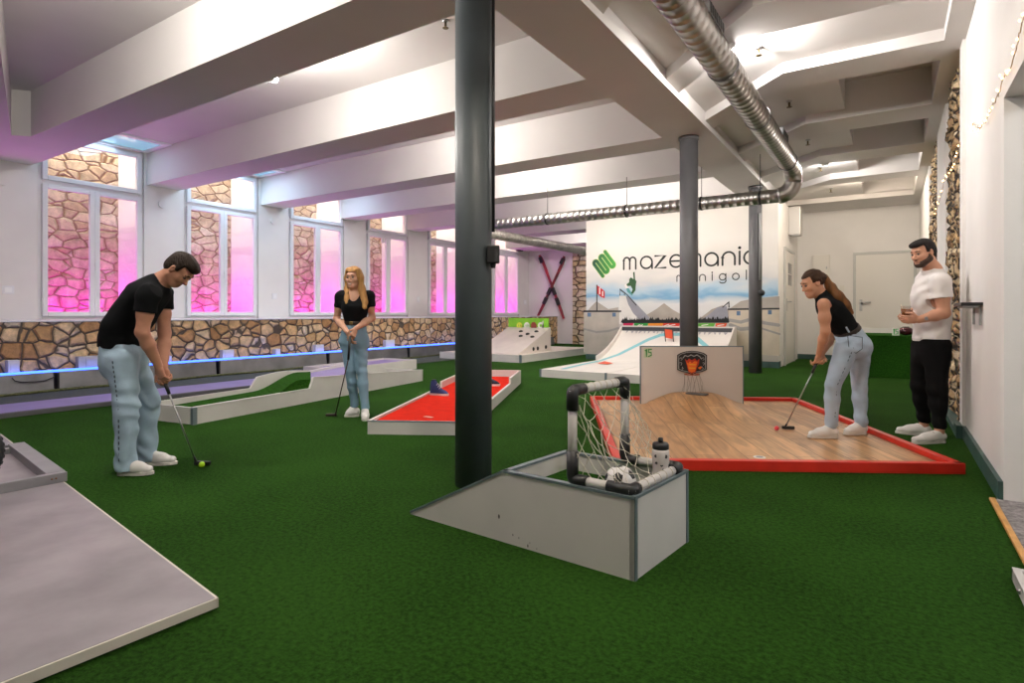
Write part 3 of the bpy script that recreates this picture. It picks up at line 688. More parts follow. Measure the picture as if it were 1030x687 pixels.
# skylight panels next to the windows
SKYG = mat('skylight_pane', (0.15, 0.3, 0.4), 0.05, emit=(0.32, 0.60, 0.80), emit_s=0.55)
for i, (a, b) in enumerate([(3.70, 5.42), (6.06, 7.78), (8.42, 10.0)]):
    w = empty('window_%d' % (21 + i), (XL + 0.5, (a + b) / 2, ZC)); w['kind'] = 'structure'
    q = MB(); x0, x1 = XL + 0.02, -10.77
    q.box((x0 + .1005, a, ZC - 0.03), (x1 - .1205, a + 0.1, ZC - 0.001)); q.box((x0 + .1005, b - 0.1, ZC - 0.03), (x1 - .1205, b, ZC - 0.001)); q.box((x0, a, ZC - 0.03), (x0 + 0.1, b, ZC - 0.001)); q.box((x1 - 0.12, a, ZC - 0.03), (x1, b, ZC - 0.001)); q.build('skylight_frame', WHITEP, w)
    q = MB(); q.box((x0 + 0.1, a + 0.1, ZC - 0.012), (x1 - 0.12, b - 0.1, ZC - 0.004)); q.build('skylight_pane', SKYG, w)
    lamp('skylight_daylight', 'AREA', ((x0 + x1) / 2, (a + b) / 2, ZC - 0.05), [10, 40, 24][i], (0.55, 0.78, 1.0), 0.7, 1.4, target=((x0 + x1) / 2 + 0.15, (a + b) / 2, 0))

# wall plates
def plate(u, v, x, lab, w=0.085, h=0.085, kind='light_switch', cat='switch'):
    p = onX(u, v, x)
    s_ = thing(kind, lab, cat, p)
    q = MB(); q.box((p.x, p.y - w / 2, p.z - h / 2), (p.x + 0.012, p.y + w / 2, p.z + h / 2), 0.003); q.build('plate', WHITEP, s_)
    q = MB(); q.box((p.x + 0.012, p.y - w * 0.3, p.z - h * 0.3), (p.x + 0.018, p.y + w * 0.3, p.z + h * 0.3), 0.002); q.build('rocker', mat('switch_rocker', (0.9, 0.9, 0.9), 0.3), s_)
plate(8, 291.5, XL, 'double light switch on the wall left of the first window', 0.15, 0.13)
plate(276, 298, XL, 'light switch on the pier between the second and third windows', 0.12, 0.13)
plate(420.5, 301, XL, 'light switch on the pier left of the fifth window', 0.12, 0.16)
plate(528, 304, XL, 'light switch right of the last window near the skis', 0.2, 0.18)
for (u, v), lab in zip(((3, 182), (163, 205.5), (274.5, 222), (385, 242)), ('round white wall disc at the far left above the switch', 'round wall disc between the first and second windows', 'round wall disc between the second and third windows', 'round wall disc beside the fourth window')):
    p = onX(u, v, XL); q = MB(); q.tube([p, p + Vector((0.03, 0, 0))], 0.075, 20); o = q.build('wall_disc', PLASTER); tag(o, lab, 'wall fitting', 'round wall discs')
# electric cabinet and sockets on the back wall
p0 = onY(817.5, 283, YB); p1 = onY(835, 256.5, YB)
t = thing('fuse_cabinet', 'flat cream electrical cabinet on the back wall left of the cream door', 'cabinet', ((p0.x + p1.x) / 2, YB, p0.z))
q = MB(); q.box((p0.x, YB - 0.09, p0.z), (p1.x, YB, p1.z), 0.006); q.build('body', DOORW, t)
q = MB(); q.box((p0.x + 0.03, YB - 0.1, p0.z + 0.03), (p1.x - 0.03, YB - 0.088, p1.z - 0.03), 0.004); dd = q.build('cabinet_door', DOORW, t)
q = MB(); q.box((p1.x - 0.08, YB - 0.106, (p0.z + p1.z) / 2 - 0.03), (p1.x - 0.055, YB - 0.098, (p0.z + p1.z) / 2 + 0.03)); q.build('lock', STEEL, dd)
p = onY(847, 290, YB); t = thing('light_switch', 'cream light switch beside the cream door on the back wall', 'switch', p)
q = MB(); q.box((p.x - 0.05, YB - 0.015, p.z - 0.07), (p.x + 0.05, YB, p.z + 0.07), 0.004); q.build('plate', DOORW, t)
q = MB(); q.box((p.x - 0.03, YB - 0.02, p.z - 0.05), (p.x + 0.03, YB - 0.014, p.z + 0.05), 0.003); q.build('rocker', DOORW, t)
# vertical duct box on the corner of the mural block
p = onX(805, 205, MURAL_X1 + 0.16)
t = thing('vertical_vent_shaft', 'short pale sheet metal vent box hanging at the corner above the side door', 'vent', (MURAL_X1 + 0.17, 14.6, 3.2))
q = MB(); q.box((MURAL_X1 + 0.0, 14.45, 2.9), (MURAL_X1 + 0.24, 14.85, ZB), 0.01); q.build('casing', mat('pale_sheet_metal', (0.6, 0.58, 0.55), 0.4, 0.6), t)
q = MB(); q.box((MURAL_X1 + 0.03, 14.48, 2.885), (MURAL_X1 + 0.21, 14.82, 2.905)); q.build('end_grille', STEEL, t)

# crossed skis on the far wall
p = onY(554.5, 288, YF - 0.02)
for (ua, va), (ub, vb), lab, yo in (((544, 257), (567.5, 320.5), 'red and black ski with its tip at upper left, crossing the other on the wall', 0.10), ((569, 258), (541.5, 318), 'red and black ski leaning to upper right, crossed behind the other ski', 0.05)):
    A = onY(ua, va, YF - yo); B = onY(ub, vb, YF - yo)
    t = thing('ski', lab, 'ski', B, 'crossed skis on the far wall')
    q = MB(); d = (B - A).normalized(); sd = Vector((d.z, 0, -d.x)); n_ = Vector((0, -1, 0))
    segs = [(0.0, 0.07, 0.10), (0.05, 0.10, 0.03), (0.12, 0.095, 0.0), (0.5, 0.075, 0.0), (0.88, 0.09, 0.0), (1.0, 0.07, 0.02)]
    L_ = (B - A).length
    rings = []
    for s_, w_, f_ in segs:
        c = A + d * (L_ * s_) + n_ * f_
        rings.append([c - sd * w_ * .6, c + sd * w_ * .6, c + sd * w_ * .6 + n_ * 0.03, c - sd * w_ * .6 + n_ * 0.03])
    q.loft(rings); q.build('ski_body', mat('ski_red_graphic', (0.24, 0.02, 0.03), 0.3, var=0.95, vscale=2.2), t)
    for s_, nm in ((0.52, 'binding_toe'), (0.68, 'binding_heel')):
        q = MB(); c = A + d * (L_ * s_) + n_ * 0.03; q.beam(c, c + d * 0.28, 0.12, 0.10, up=n_, bev=0.01); q.build(nm, BLACK, t)
    q = MB(); c = A + d * (L_ * 0.03) + n_ * 0.13; q.beam(c, c + d * 0.24, 0.13, 0.035, up=n_); q.build('tip_guard', BLACK, t)
# dark little speaker above the ski alcove
p = onX(521.5, 250.3, XL + 0.05); t = thing('small_loudspeaker', 'dark box high on the wall between last window and skis', 'loudspeaker', p)
q = MB(); q.box((p.x - 0.03, p.y - 0.14, p.z - 0.09), (p.x + 0.12, p.y + 0.14, p.z + 0.09), 0.01); q.build('housing', BLACK, t)
q = MB(); q.box((p.x - 0.05, p.y - 0.03, p.z - 0.03), (p.x - 0.028, p.y + 0.03, p.z + 0.03)); q.build('bracket', BLACK, t)

# shelf on the right wall
t = thing('wall_shelf', 'short black drinks shelf on the right wall behind the man in white', 'shelf', (0.57, 5.75, 1.19))
q = MB(); q.box((0.44, 5.45, 1.185), (0.57, 6.05, 1.21), 0.003); q.build('shelf_board', BLACK, t)
for y in (5.55, 5.95):
    q = MB(); q.box((0.555, y - 0.012, 1.04), (0.57, y + 0.012, 1.186)); q.box((0.46, y - 0.012, 1.172), (0.57, y + 0.012, 1.186)); q.build('bracket', STEEL, t)

# fairy lights
WIRE = mat('clear_wire', (0.45, 0.32, 0.2), 0.4)
BULB = mat('warm_fairy_bulb', (1, 0.8, 0.5), 0.4, emit=(1.0, 0.55, 0.20), emit_s=7.0)
def fairy(name, pts, nb, lab, jit=0.02):
    P = []
    for a, b in zip(pts[:-1], pts[1:]):
        for k in range(8): P.append(Vector(a).lerp(Vector(b), k / 8) + Vector((0, random.uniform(-jit, jit), random.uniform(-jit, jit))))
    P.append(Vector(pts[-1]))
    t = thing(name, lab, 'string lights', P[0], 'warm fairy lights on the right wall')
    q = MB(); q.tube(P, 0.003, 5); q.build('wire', WIRE, t)
    for k in range(nb):
        p = P[int((k + 0.5) * (len(P) - 1) / nb)] + Vector((-0.012, random.uniform(-.03, .03), random.uniform(-.03, .02)))
        q = MB(); q.sphere(p, 0.0058, 8, 6, (1, 1, 1.5)); q.build('bulb', BULB, t)
fairy('fairy_lights', [onX(u, v, 0.555) for u, v in ((1036, 0), (1026, 32), (1018, 62), (1010, 78), (1003, 98), (996, 112), (990, 124), (983, 130), (977, 122))], 26, 'string of warm fairy lights sagging along the white wall above the doorway')
fairy('fairy_lights', [onX(u, v, 0.50) for u, v in ((966, 145), (962, 160), (957, 172), (951, 178), (948, 190), (944, 205), (941, 214))], 18, 'warm fairy lights tangled over the rough stone strip of the right wall')

# ------------------------------------------------------------------ steel covers with the blue light strip along the left wall
XF = -10.22
ys = [0.3]
for u, v in ((57, 392), (219.5, 375), (330, 366), (411, 355)):
    ys.append(onX(u, v, XF).y)
step = ys[3] - ys[2]
while ys[-1] < 17.5: ys.append(ys[-1] + 2.55)
names = ['cut by the left edge of the picture', 'behind the bending man', 'behind the green hump lane', 'behind the standing woman', 'behind the far end of the green hump lane', 'left of the thick column', 'behind the thick column', 'before the climbing ramp', 'at the far corner']
for i in range(len(ys) - 1):
    a, b = ys[i] + 0.03, ys[i + 1] - 0.03
    t = thing('steel_trough_cover', 'low steel cover along the stone wall, ' + names[min(i, 8)], 'metal cover', (XF - 0.1, (a + b) / 2, 0), 'steel covers along the stone wall')
    q = MB(); q.loft([[(XF + 0.01, a, 0.0), (XF + 0.01, b, 0.0), (XS + .005, b, 0.0), (XS + .005, a, 0.0)], [(XF - 0.03, a, 0.27), (XF - 0.03, b, 0.27), (XS + .005, b, 0.27), (XS + .005, a, 0.27)]], 0.006); q.build('cover_panel', GREYMETAL, t)
    q = MB(); q.box((XF - 0.06, a - 0.028, 0.01), (XF + 0.02, a - 0.002, 0.26)); q.build('joint_strip', BLACK, t)
    if i == 0 : pass
BLUE = mat('blue_light_strip_lit', (0.05, 0.1, 1.0), 0.4, emit=(0.04, 0.13, 1.0), emit_s=5.0)
q = MB(); q.tube([(XF - 0.04, 0.4, 0.285), (XF - 0.04, 4.55, 0.285)], 0.018, 8); q.tube([(XF - 0.04, 4.75, 0.285), (XF - 0.04, 17.5, 0.285)], 0.018, 8)
q = q.build('blue_light_strip', BLUE); tag(q, 'glowing blue light strip along the top of the steel covers', 'light strip')
for y in (1.5, 4.0, 7.0, 10.0, 13.5, 16.2):
    lamp('blue_strip_glow', 'AREA', (XF - 0.02, y, 0.33), 1.6, (0.08, 0.16, 1.0), 0.06, 2.6, target=(XF + 0.3, y, 1.2))
# socket boxes standing on the covers
for u, v, w, h, lab, m in ((12.5, 373, 0.13, 0.16, 'white socket box above the blue strip at far left', WHITEP), (96, 363, 0.50, 0.16, 'grey box behind the bending man above the blue strip', GREYF), (168, 361, 0.1, 0.09, 'small white socket by the bending man hands', WHITEP), (228, 356, 0.22, 0.14, 'white box on the strip behind the near end of the green hump lane', WHITEP), (278, 354, 0.11, 0.1, 'small white socket on the stone wall left of the standing woman', WHITEP), (320, 350, 0.22, 0.14, 'white box on the strip just left of the standing woman', WHITEP), (391, 345, 0.3, 0.16, 'white box on the strip right of the standing woman', WHITEP)):
    p = onX(u, v, XS + 0.06)
    t = thing('socket_box', lab, 'socket box', (p.x, p.y, 0.27), 'boxes on the steel covers')
    q = MB(); q.box((XS + 0.005, p.y - w / 2, 0.272), (XS + 0.12, p.y + w / 2, 0.27 + h + 0.04), 0.008); q.build('housing', m, t)
    q = MB(); q.box((XS + 0.12, p.y - w * 0.3, 0.30), (XS + 0.128, p.y + w * 0.3, 0.27 + h), 0.002); q.build('lid', m, t)
q = MB(); q.tube([onX(u, v, XF + 0.02) for u, v in ((12, 380), (15, 383), (22, 384.5), (34, 384.3), (45, 383), (55, 379))], 0.008, 6); tag(q.build('black_cable', BLACK), 'thin black cable drooping from the white socket box at far left', 'cable')
# dark kerb strip on the floor in front of the covers
mb = MB(); mb.box((XF + 0.02, -1.0, 0), (-8.85, 17.0, 0.012)); struct('floor_strip', mb, mat('dark_felt_strip', (0.055, 0.065, 0.055), 0.9, var=0.3, vscale=30))
q = MB(); q.tube([(XF + 0.25 + 0.05 * math.sin(y * 3), y, 0.03) for y in np.linspace(0.0, 16.5, 60)], 0.018, 6); tag(q.build('rope_cord', mat('mossy_rope', (0.10, 0.11, 0.04), 0.9, var=0.5, vscale=30)), 'olive rope lying along the foot of the steel covers', 'rope')
# ================================================================== minigolf lanes
PURPLE_LIT = mat('purple_lit_grey_board', (0.25, 0.20, 0.44), 0.45, var=0.12, vscale=2.5)  # boards are grey; purple light is painted into this colour
RED = mat('red_carpet', (0.56, 0.018, 0.006), 0.9, spec=0.08, var=0.10, vscale=10, bump=0.15, bscale=160)
EDGE = mat('pale_edge_band', (0.72, 0.70, 0.66), 0.4)
LTURF = turf_mat('lane_turf', (0.006, 0.030, 0.003), (0.034, 0.125, 0.012))
def wall(mb, p, q, z0p, z1p, th, z0q=None, z1q=None):
    """upright board from p to q (2-D), thickness th to the left side of p->q"""
    p = Vector((p[0], p[1])); q = Vector((q[0], q[1])); d = (q - p).normalized(); n = Vector((-d.y, d.x)) * th
    z0q = z0p if z0q is None else z0q; z1q = z1p if z1q is None else z1q
    lo = [(p.x, p.y, z0p), (q.x, q.y, z0q), (q.x + n.x, q.y + n.y, z0q), (p.x + n.x, p.y + n.y, z0p)]
    hi = [(p.x, p.y, z1p), (q.x, q.y, z1q), (q.x + n.x, q.y + n.y, z1q), (p.x + n.x, p.y + n.y, z1p)]
    mb.hexa(lo, hi)
def xy(v): return Vector((v.x, v.y))

# --- grey strip lane along the wall, purple light painted into its colour
t = thing('strip_lane', 'long flat grey lane with painted-in purple light running along the steel covers on the left', 'minigolf lane', (-8.45, 3, 0), 'minigolf lanes')
q = MB(); q.box((-8.85, -1.0, 0), (-8.05, 6.5, 0.045), 0.004); q.build('playing_board', PURPLE_LIT, t)
q = MB(); q.box((-8.05, -1.0, 0), (-7.97, 6.5, 0.05), 0.004); q.build('kerb', mat('dark_kerb', (0.07, 0.07, 0.075), 0.7), t)

# --- green hump lane with the raised grey section, tinted with painted-in purple light
A = xy(G(194.8, 427.3)); B = xy(G(425.4, 383)); Cc = xy(G(155.4, 423.8))
d = (B - A).normalized(); n = Vector((-d.y, d.x))
wd = 0.78; L_ = (B - A).length
t = thing('hump_lane', 'long white-walled green turf lane with a hump, between bending man and standing woman', 'minigolf lane', (*((A + B) / 2), 0), 'minigolf lanes')
def LP(s, w, z): 
    p = A + d * (L_ * s) + n * w; return Vector((p.x, p.y, z))
th = 0.03
s1 = 0.385
prof = [(0, 0.17), (s1, 0.17), (s1 + 0.015, 0.305), (1.0, 0.18)]
q = MB()
for (sa, za), (sb, zb) in zip(prof[:-1], prof[1:]):
    q.loft([[LP(sa, 0, 0), LP(sa, th, 0), LP(sa, th, za), LP(sa, 0, za)], [LP(sb, 0, 0), LP(sb, th, 0), LP(sb, th, zb), LP(sb, 0, zb)]])
q.build('side_board', LAMW, t)
q = MB()
for (sa, za), (sb, zb) in zip(prof[:-1], prof[1:]):
    q.loft([[LP(sa, -0.003, za), LP(sa, th + .003, za), LP(sa, th + .003, za + .008), LP(sa, -0.003, za + .008)], [LP(sb, -0.003, zb), LP(sb, th + .003, zb), LP(sb, th + .003, zb + .008), LP(sb, -0.003, zb + .008)]])
q.build('edge_band', EDGE, t)
# far side board with an arched top around the hump
q = MB(); top = []
for k in range(41):
    s = k / 40
    h = 0.17
    if 0.345 <= s <= 0.575: h = 0.30 + 0.035 * math.sin((s - .345) / .23 * PI)
    elif 0.575 < s <= 0.77: h = 0.30 + 0.05 * (s - .575) / .195
    elif s > 0.77: h = 0.35 - 0.16 * (s - .77) / .23
    top.append((s, h))
for (sa, za), (sb, zb) in zip(top[:-1], top[1:]):
    q.loft([[LP(sa, wd - th, 0), LP(sa, wd, 0), LP(sa, wd, za), LP(sa, wd - th, za)], [LP(sb, wd - th, 0), LP(sb, wd, 0), LP(sb, wd, zb), LP(sb, wd - th, zb)]])
q.build('side_board', LAMW, t)
q = MB(); q.loft([[LP(0, 0, 0), LP(0, wd, 0), LP(0, wd, 0.17), LP(0, 0, 0.17)], [LP(th / L_, 0, 0), LP(th / L_, wd, 0), LP(th / L_, wd, 0.17), LP(th / L_, 0, 0.17)]]); q.build('end_board', LAMW, t)
q = MB(); q.loft([[LP(1, 0, 0), LP(1, wd, 0), LP(1, wd, 0.18), LP(1, 0, 0.18)], [LP(1 - th / L_, 0, 0), LP(1 - th / L_, wd, 0), LP(1 - th / L_, wd, 0.18), LP(1 - th / L_, 0, 0.18)]]); q.build('end_board', LAMW, t)
q = MB(); a0 = LP(0, 0.0, 0); q.beam(LP(0.0005, 0.0, 0.0), LP(0.0005, 0.0, 0.175), 0.045, 0.045, up=(1, 0, 0)); q.build('corner_trim', ALU, t)
def deck(mb, n0, n1, f0_, f1_, zf, ns=28):
    """surface between near parameters n0..n1 and far parameters f0_..f1_"""
    rings = []
    for k in range(ns + 1):
        x = k / ns; a = n0 + (n1 - n0) * x; b = f0_ + (f1_ - f0_) * x; z = zf(x)
        rings.append([LP(a, th, 0.01), LP(b, wd - th, 0.01), LP(b, wd - th, z), LP(a, th, z)])
    mb.loft(rings)
sm_ = lambda x: max(0, min(1, x)) ** 2 * (3 - 2 * max(0, min(1, x)))
q = MB(); deck(q, 0.008, s1 + .01, 0.008, 0.575, lambda x: 0.10 + 0.04 * x + 0.165 * sm_((x - .58) / .30) - 0.02 * sm_((x - .88) / .12)); q.build('turf_surface', LTURF, t)
q = MB(); deck(q, s1 + .01, 0.66, 0.575, 0.84, lambda x: 0.27 + .04 * x); q.build('raised_board', PURPLE_LIT, t)
q = MB(); deck(q, 0.66, 0.99, 0.84, 0.99, lambda x: 0.12); q.build('turf_surface', LTURF, t)
# --- second grey lane behind it, purple light in its board colour
t = thing('raised_lane', 'short white-walled lane, purple light painted in, behind the far end of the green hump lane', 'minigolf lane', (-8.2, 8.0, 0), 'minigolf lanes')
q1 = xy(G(419, 370.8)); e = Vector((-0.12, 1.0)).normalized(); m2 = Vector((-e.y, e.x)); LL = 2.2; w2 = 0.85
def L2(s, w, z):
    p = q1 + e * (LL * (s - 1)) + m2 * w; return Vector((p.x, p.y, z))
hz2 = 0.19
for w_ in (0, w2 - th):
    q = MB(); q.loft([[L2(0, w_, 0), L2(0, w_ + th, 0), L2(0, w_ + th, hz2), L2(0, w_, hz2)], [L2(1, w_, 0), L2(1, w_ + th, 0), L2(1, w_ + th, hz2), L2(1, w_, hz2)]]); q.build('side_board', LAMW, t)
for s_ in (0.0, 1 - th / LL):
    q = MB(); q.loft([[L2(s_, th, 0), L2(s_, w2 - th, 0), L2(s_, w2 - th, hz2), L2(s_, th, hz2)], [L2(s_ + th / LL, th, 0), L2(s_ + th / LL, w2 - th, 0), L2(s_ + th / LL, w2 - th, hz2), L2(s_ + th / LL, th, hz2)]]); q.build('end_board', LAMW, t)
q = MB(); q.loft([[L2(s_, th, 0.01), L2(s_, w2 - th, 0.01), L2(s_, w2 - th, 0.155), L2(s_, th, 0.155)] for s_ in (th / LL, 1 - th / LL)]); q.build('raised_board', PURPLE_LIT, t)

# --- red lane with the blue shoes
fl = xy(G(369.7, 436.8)); fr = xy(G(468, 438.2)); br = xy(G(524, 385.3)); bl_ = br + (fl - fr)
t = thing('red_lane', 'red-carpeted lane with low white sides beside the thick column', 'minigolf lane', (*((fl + br) / 2), 0), 'minigolf lanes')
hR = 0.118
def quadbox(mb, pts, z0, z1): mb.hexa([(p.x, p.y, z0) for p in pts], [(p.x, p.y, z1) for p in pts])
def ins(p, c, k): return p + (c - p).normalized() * k
cR = (fl + br) / 2
q = MB(); quadbox(q, [ins(p, cR, 0.04) for p in (fl, fr, br, bl_)], 0.0, hR - 0.012); q.build('red_surface', RED, t)
def low(mb, a, b, h0, h1=None, tt=0.028):
    wall(mb, a, b, 0, h0, tt, 0, h1 if h1 is not None else h0)
q = MB(); low(q, fl, fr, hR); q.build('front_board', LAMW, t)
q = MB(); dd = (fr - fl).normalized(); wall(q, fl - Vector((0, .003)), fr - Vector((0, .003)), hR, hR + 0.009, 0.034); q.build('edge_band', ALU, t)
sx = 0.72
mr_ = fr.lerp(br, sx); ml_ = fl.lerp(bl_, sx - 0.09)
q = MB(); low(q, fr, mr_, hR + 0.005); low(q, mr_, br, hR + 0.085); q.build('side_board', LAMW, t)
q = MB(); low(q, br, bl_, hR + 0.085); q.build('back_board', LAMW, t)
q = MB(); low(q, bl_, ml_, hR + 0.07); low(q, ml_, fl, hR + 0.005); q.build('side_board', LAMW, t)
q = MB()
for a, b, h in ((fr, mr_, hR + .005), (mr_, br, hR + .085), (br, bl_, hR + .085), (bl_, ml_, hR + .07), (ml_, fl, hR + .005)): wall(q, a, b, h, h + 0.007, 0.03)
q.build('edge_band', EDGE, t)
p = G(431, 418.5, hR); q = MB(); q.box((p.x - 0.05, p.y - 0.02, hR - 0.012), (p.x + 0.05, p.y + 0.02, hR - 0.006)); q.build('tee_mark', mat('worn_white_mark', (0.75, 0.35, 0.28), 0.7), t)
NAVY = mat('navy_plush', (0.015, 0.025, 0.11), 0.8, bump=0.3, bscale=60); SOLE = mat('white_rubber_sole', (0.72, 0.66, 0.62), 0.5)
def trainer(u, v, lab, rz, sc=1.0, m=NAVY):
    p = G(u, v, hR - 0.012)
    t = thing('sports_shoe', lab, 'shoe', p, 'sports shoes on the red lane', rotz=rz)
    def T(x, y, z): 
        c, s = math.cos(rz), math.sin(rz); return p + Vector((c * x - s * y, s * x + c * y, z)) * sc
    q = MB(); ring = [(-.13, .035), (-.09, .045), (0, .04), (.08, .05), (.14, .04), (.165, .012)]
    base = [(x, y) for x, y in ring] + [(x, -y) for x, y in ring[::-1]]
    q.loft([[T(x, y, 0) for x, y in base], [T(x * 1.02, y * 1.03, 0.03) for x, y in base]]); q.build('sole', SOLE, t)
    q = MB(); rings = []
    for x, hw, z in ((-.125, .030, .20), (-.10, .044, .225), (-.05, .044, .225), (-.012, .042, .17), (.05, .045, .10), (.11, .044, .075), (.155, .015, .045)):
        rings.append([T(x, hw * math.cos(a), 0.03 + (z - 0.03) * max(0, math.sin(a)) ** 0.7) for a in [PI * k / 10 for k in range(11)]])
    q.loft(rings); q.build('upper', m, t)
    q = MB()
    for x, z in ((-.01, .168), (.012, .14), (.035, .117)): q.tube([T(x, -.034, z - .02), T(x, 0, z + .003), T(x, .034, z - .02)], 0.005 * sc, 6)
    q.build('laces', SOLE, t)
    q = MB(); q.lathe([(0.036 * sc, 0), (0.032 * sc, 0.004)], T(-.075, 0, 0.222), 16); q.build('opening', BLACK, t)
trainer(441, 397.5, 'navy sports shoe with pale sole standing on the red carpet left of the column', 0.15, 0.86)
pp = G(440, 392, hR)
t = None
trainer(492.5, 388, 'dark sports shoe on the red carpet peeking out right of the thick column', 0.5, 0.9, mat('black_plush', (0.01, 0.015, 0.035), 0.8))

# --- climbing-wall lane
t = thing('climbing_lane', 'white lane ending in a tall white ramp with black climbing holds, before the skis', 'minigolf lane', (-8.2, 12.5, 0), 'minigolf lanes')
q = MB(); q.box((-9.4, 11.2, 0), (-7.03, 14.9, 0.165), 0.004); q.build('deck', mat('pale_ply_board', (0.70, 0.62, 0.55), 0.5, var=0.06, vscale=2), t)
q = MB(); q.box((-9.41, 11.185, 0), (-7.02, 11.2, 0.172)); q.box((-7.03, 11.185, 0), (-7.015, 14.9, 0.172)); q.build('side_board', LAMW, t)
q = MB(); q.box((-7.06, 11.17, 0), (-7.01, 11.21, 0.178)); q.build('corner_trim', ALU, t)
xa, xb, y0, y1, zt = -8.62, -7.32, 11.55, 13.1, 0.76
q = MB(); q.loft([[(xa, y0, 0.166), (xb, y0, 0.166), (xb, y1, 0.166), (xa, y1, 0.166)], [(xa, y0 + 0.001, 0.168), (xb, y0 + 0.001, 0.168), (xb, y1, zt), (xa, y1, zt)]]); q.build('ramp', mat('white_ramp_board', (0.74, 0.66, 0.60), 0.5, var=0.07, vscale=3), t)
HOLD = mat('dark_climbing_hold', (0.02, 0.018, 0.016), 0.6)
for u, v in ((524, 333.5), (530.8, 336.2), (523.8, 338.2), (539.6, 333.6), (535.5, 339.0)):
    # meet the ramp plane
    nrm = Vector((0, -(zt - 0.168), y1 - y0)).normalized(); r_ = ray(u, v); k = nrm.dot(Vector((xa, y0, 0.168)) - CAM) / nrm.dot(r_); p = CAM + r_ * k
    q = MB(); q.sphere(p, 0.055, 10, 7, (1.1, 0.9, 0.7)); q.build('climbing_hold', HOLD, t)
for u, v in ((536.5, 351), (540.8, 350.5), (549, 349)):
    p = onX(u, v, xb); q = MB(); q.sphere((xb, p.y, max(p.z, 0.22)), 0.05, 10, 7, (0.6, 0.9, 1)); q.build('climbing_hold', HOLD, t)
LIME = mat('lime_green_panel', (0.22, 0.55, 0.03), 0.5)
t = thing('target_panel', 'bright green panel with round number marks on top of the climbing ramp', 'sign', (-8, 13.1, zt))
q = MB(); q.box((xa + 0.02, y1 - 0.03, zt), (xb - 0.05, y1, zt + 0.24), 0.004); q.build('panel', LIME, t)
pw = mat('panel_white', (0.85, 0.85, 0.75), 0.5)
for k, (u, rr) in enumerate(((522.5, .085), (530, .085), (537, .085), (544, .085))):
    p = onY(u, 327.5, y1 - 0.034)
    q = MB(); n_ = 20
    if k == 2:
        q.poly([p + Vector((a, -0.004, b)) for a, b in ((-.08, -.09), (.08, -.09), (.09, .02), (.03, .09), (-.05, .09), (-.09, .03))]); q.build('brown_picture', mat('brown_print', (0.25, 0.05, 0.03), 0.5), t)
    else:
        col = mat('panel_yellow', (0.75, 0.8, 0.08), 0.5) if k == 0 else pw
        ribbon(q, arc(p.x, p.z, rr * 0.75, 0, 360, 20), 0.05, lambda t_: Vector((t_.x, y1 - 0.036, t_.y)))
        if k in (0, 1): ribbon(q, [(p.x, p.z + 0.03), (p.x, p.z - 0.03)], 0.035, lambda t_: Vector((t_.x, y1 - 0.036, t_.y)))
        if k == 3: ribbon(q, [(p.x + rr * 0.75, p.z + 0.11), (p.x + rr * 0.75, p.z - 0.08)], 0.04, lambda t_: Vector((t_.x, y1 - 0.036, t_.y)))
        q.build('round_mark', col, t)

# --- ski slope lane in front of the mural
t = thing('ski_slope_lane', 'white lane with curved snow ramp, blue piste line and red flags below the mural', 'minigolf lane', (-4, 11, 0), 'minigolf lanes')
SNOW = mat('white_piste_board', (0.76, 0.71, 0.66), 0.5, var=0.06, vscale=1.5)
X0, X1, Y0, Y1, zd, zt = -5.2, -2.75, 8.95, 12.9, 0.13, 0.74
q = MB(); xm = -3.95
q.box((X0, Y0, 0), (xm - 0.01, 11.8, zd), 0.004); q.box((xm + 0.01, Y0, 0), (X1, 11.8, zd), 0.004); q.build('deck', SNOW, t)
q = MB(); q.box((X0 - 0.012, Y0 - 0.015, 0), (X1 + 0.012, Y0, zd + 0.006)); q.box((X0 - 0.014, Y0 - 0.015, 0), (X0, 11.8, zd + 0.006)); q.build('side_board', LAMW, t)
q = MB(); q.box((xm - 0.02, Y0 - 0.02, 0), (xm + 0.02, Y0, zd + 0.01)); q.build('joint_trim', ALU, t)
q = MB(); q.box((X0 - 0.02, Y0 - 0.02, 0), (X0 + 0.02, Y0 + 0.02, zd + 0.01)); q.build('corner_trim', ALU, t)
def rz_(y):
    k = max(0, min(1, (y - 11.3) / (Y1 - 0.2 - 11.3))); return zd + (zt - zd) * (0.35 * k + 0.65 * k * k)
q = MB(); rings = []
for k in range(19):
    y = 11.3 + (Y1 - 0.2 - 11.3) * k / 18
    rings.append([(X0 - 0.02, y, 0.05), (X1, y, 0.05), (X1, y, rz_(y) + 0.002), (X0 - 0.02, y, rz_(y) + 0.002)])
rings.append([(X0 - 0.02, Y1, 0.05), (X1, Y1, 0.05), (X1, Y1, zt), (X0 - 0.02, Y1, zt)])
q.loft(rings); q.build('ramp', SNOW, t)
for x in (X0 - 0.03, X1):
    q = MB(); rings = []
    for k in range(19):
        y = 11.3 + (Y1 - 11.3) * k / 18
        rings.append([(x, y, 0.0), (x + 0.03, y, 0.0), (x + 0.03, y, rz_(y) + 0.10), (x, y, rz_(y) + 0.10)])
    q.loft(rings); q.build('ramp_cheek', SNOW, t)
q = MB(); q.box((X0, Y1 - 0.22, zt - 0.012), (X1, Y1 - 0.2, zt + 0.075)); q.build('dark_crest_rail', mat('dark_grey_rail', (0.05, 0.055, 0.065), 0.5), t)
q = MB(); q.box((X0 - 0.02, Y1 - 0.25, zt + 0.075), (X1, Y1, zt + 0.10)); q.build('crest_ledge', LAMW, t)
def on_ramp(u, v):
    r_ = ray(u, v); k0 = 6.0; best = None
    for k in np.linspace(8, 16, 1600):
        p = CAM + r_ * k
        if p.z <= (rz_(p.y) if p.y > 11.3 else zd): best = p; break
    return best
def on_ramp_pts(uv): return [p for p in (on_ramp(*a) for a in uv) if p is not None]
pis = mat('piste_blue_paint', (0.22, 0.50, 0.55), 0.6)
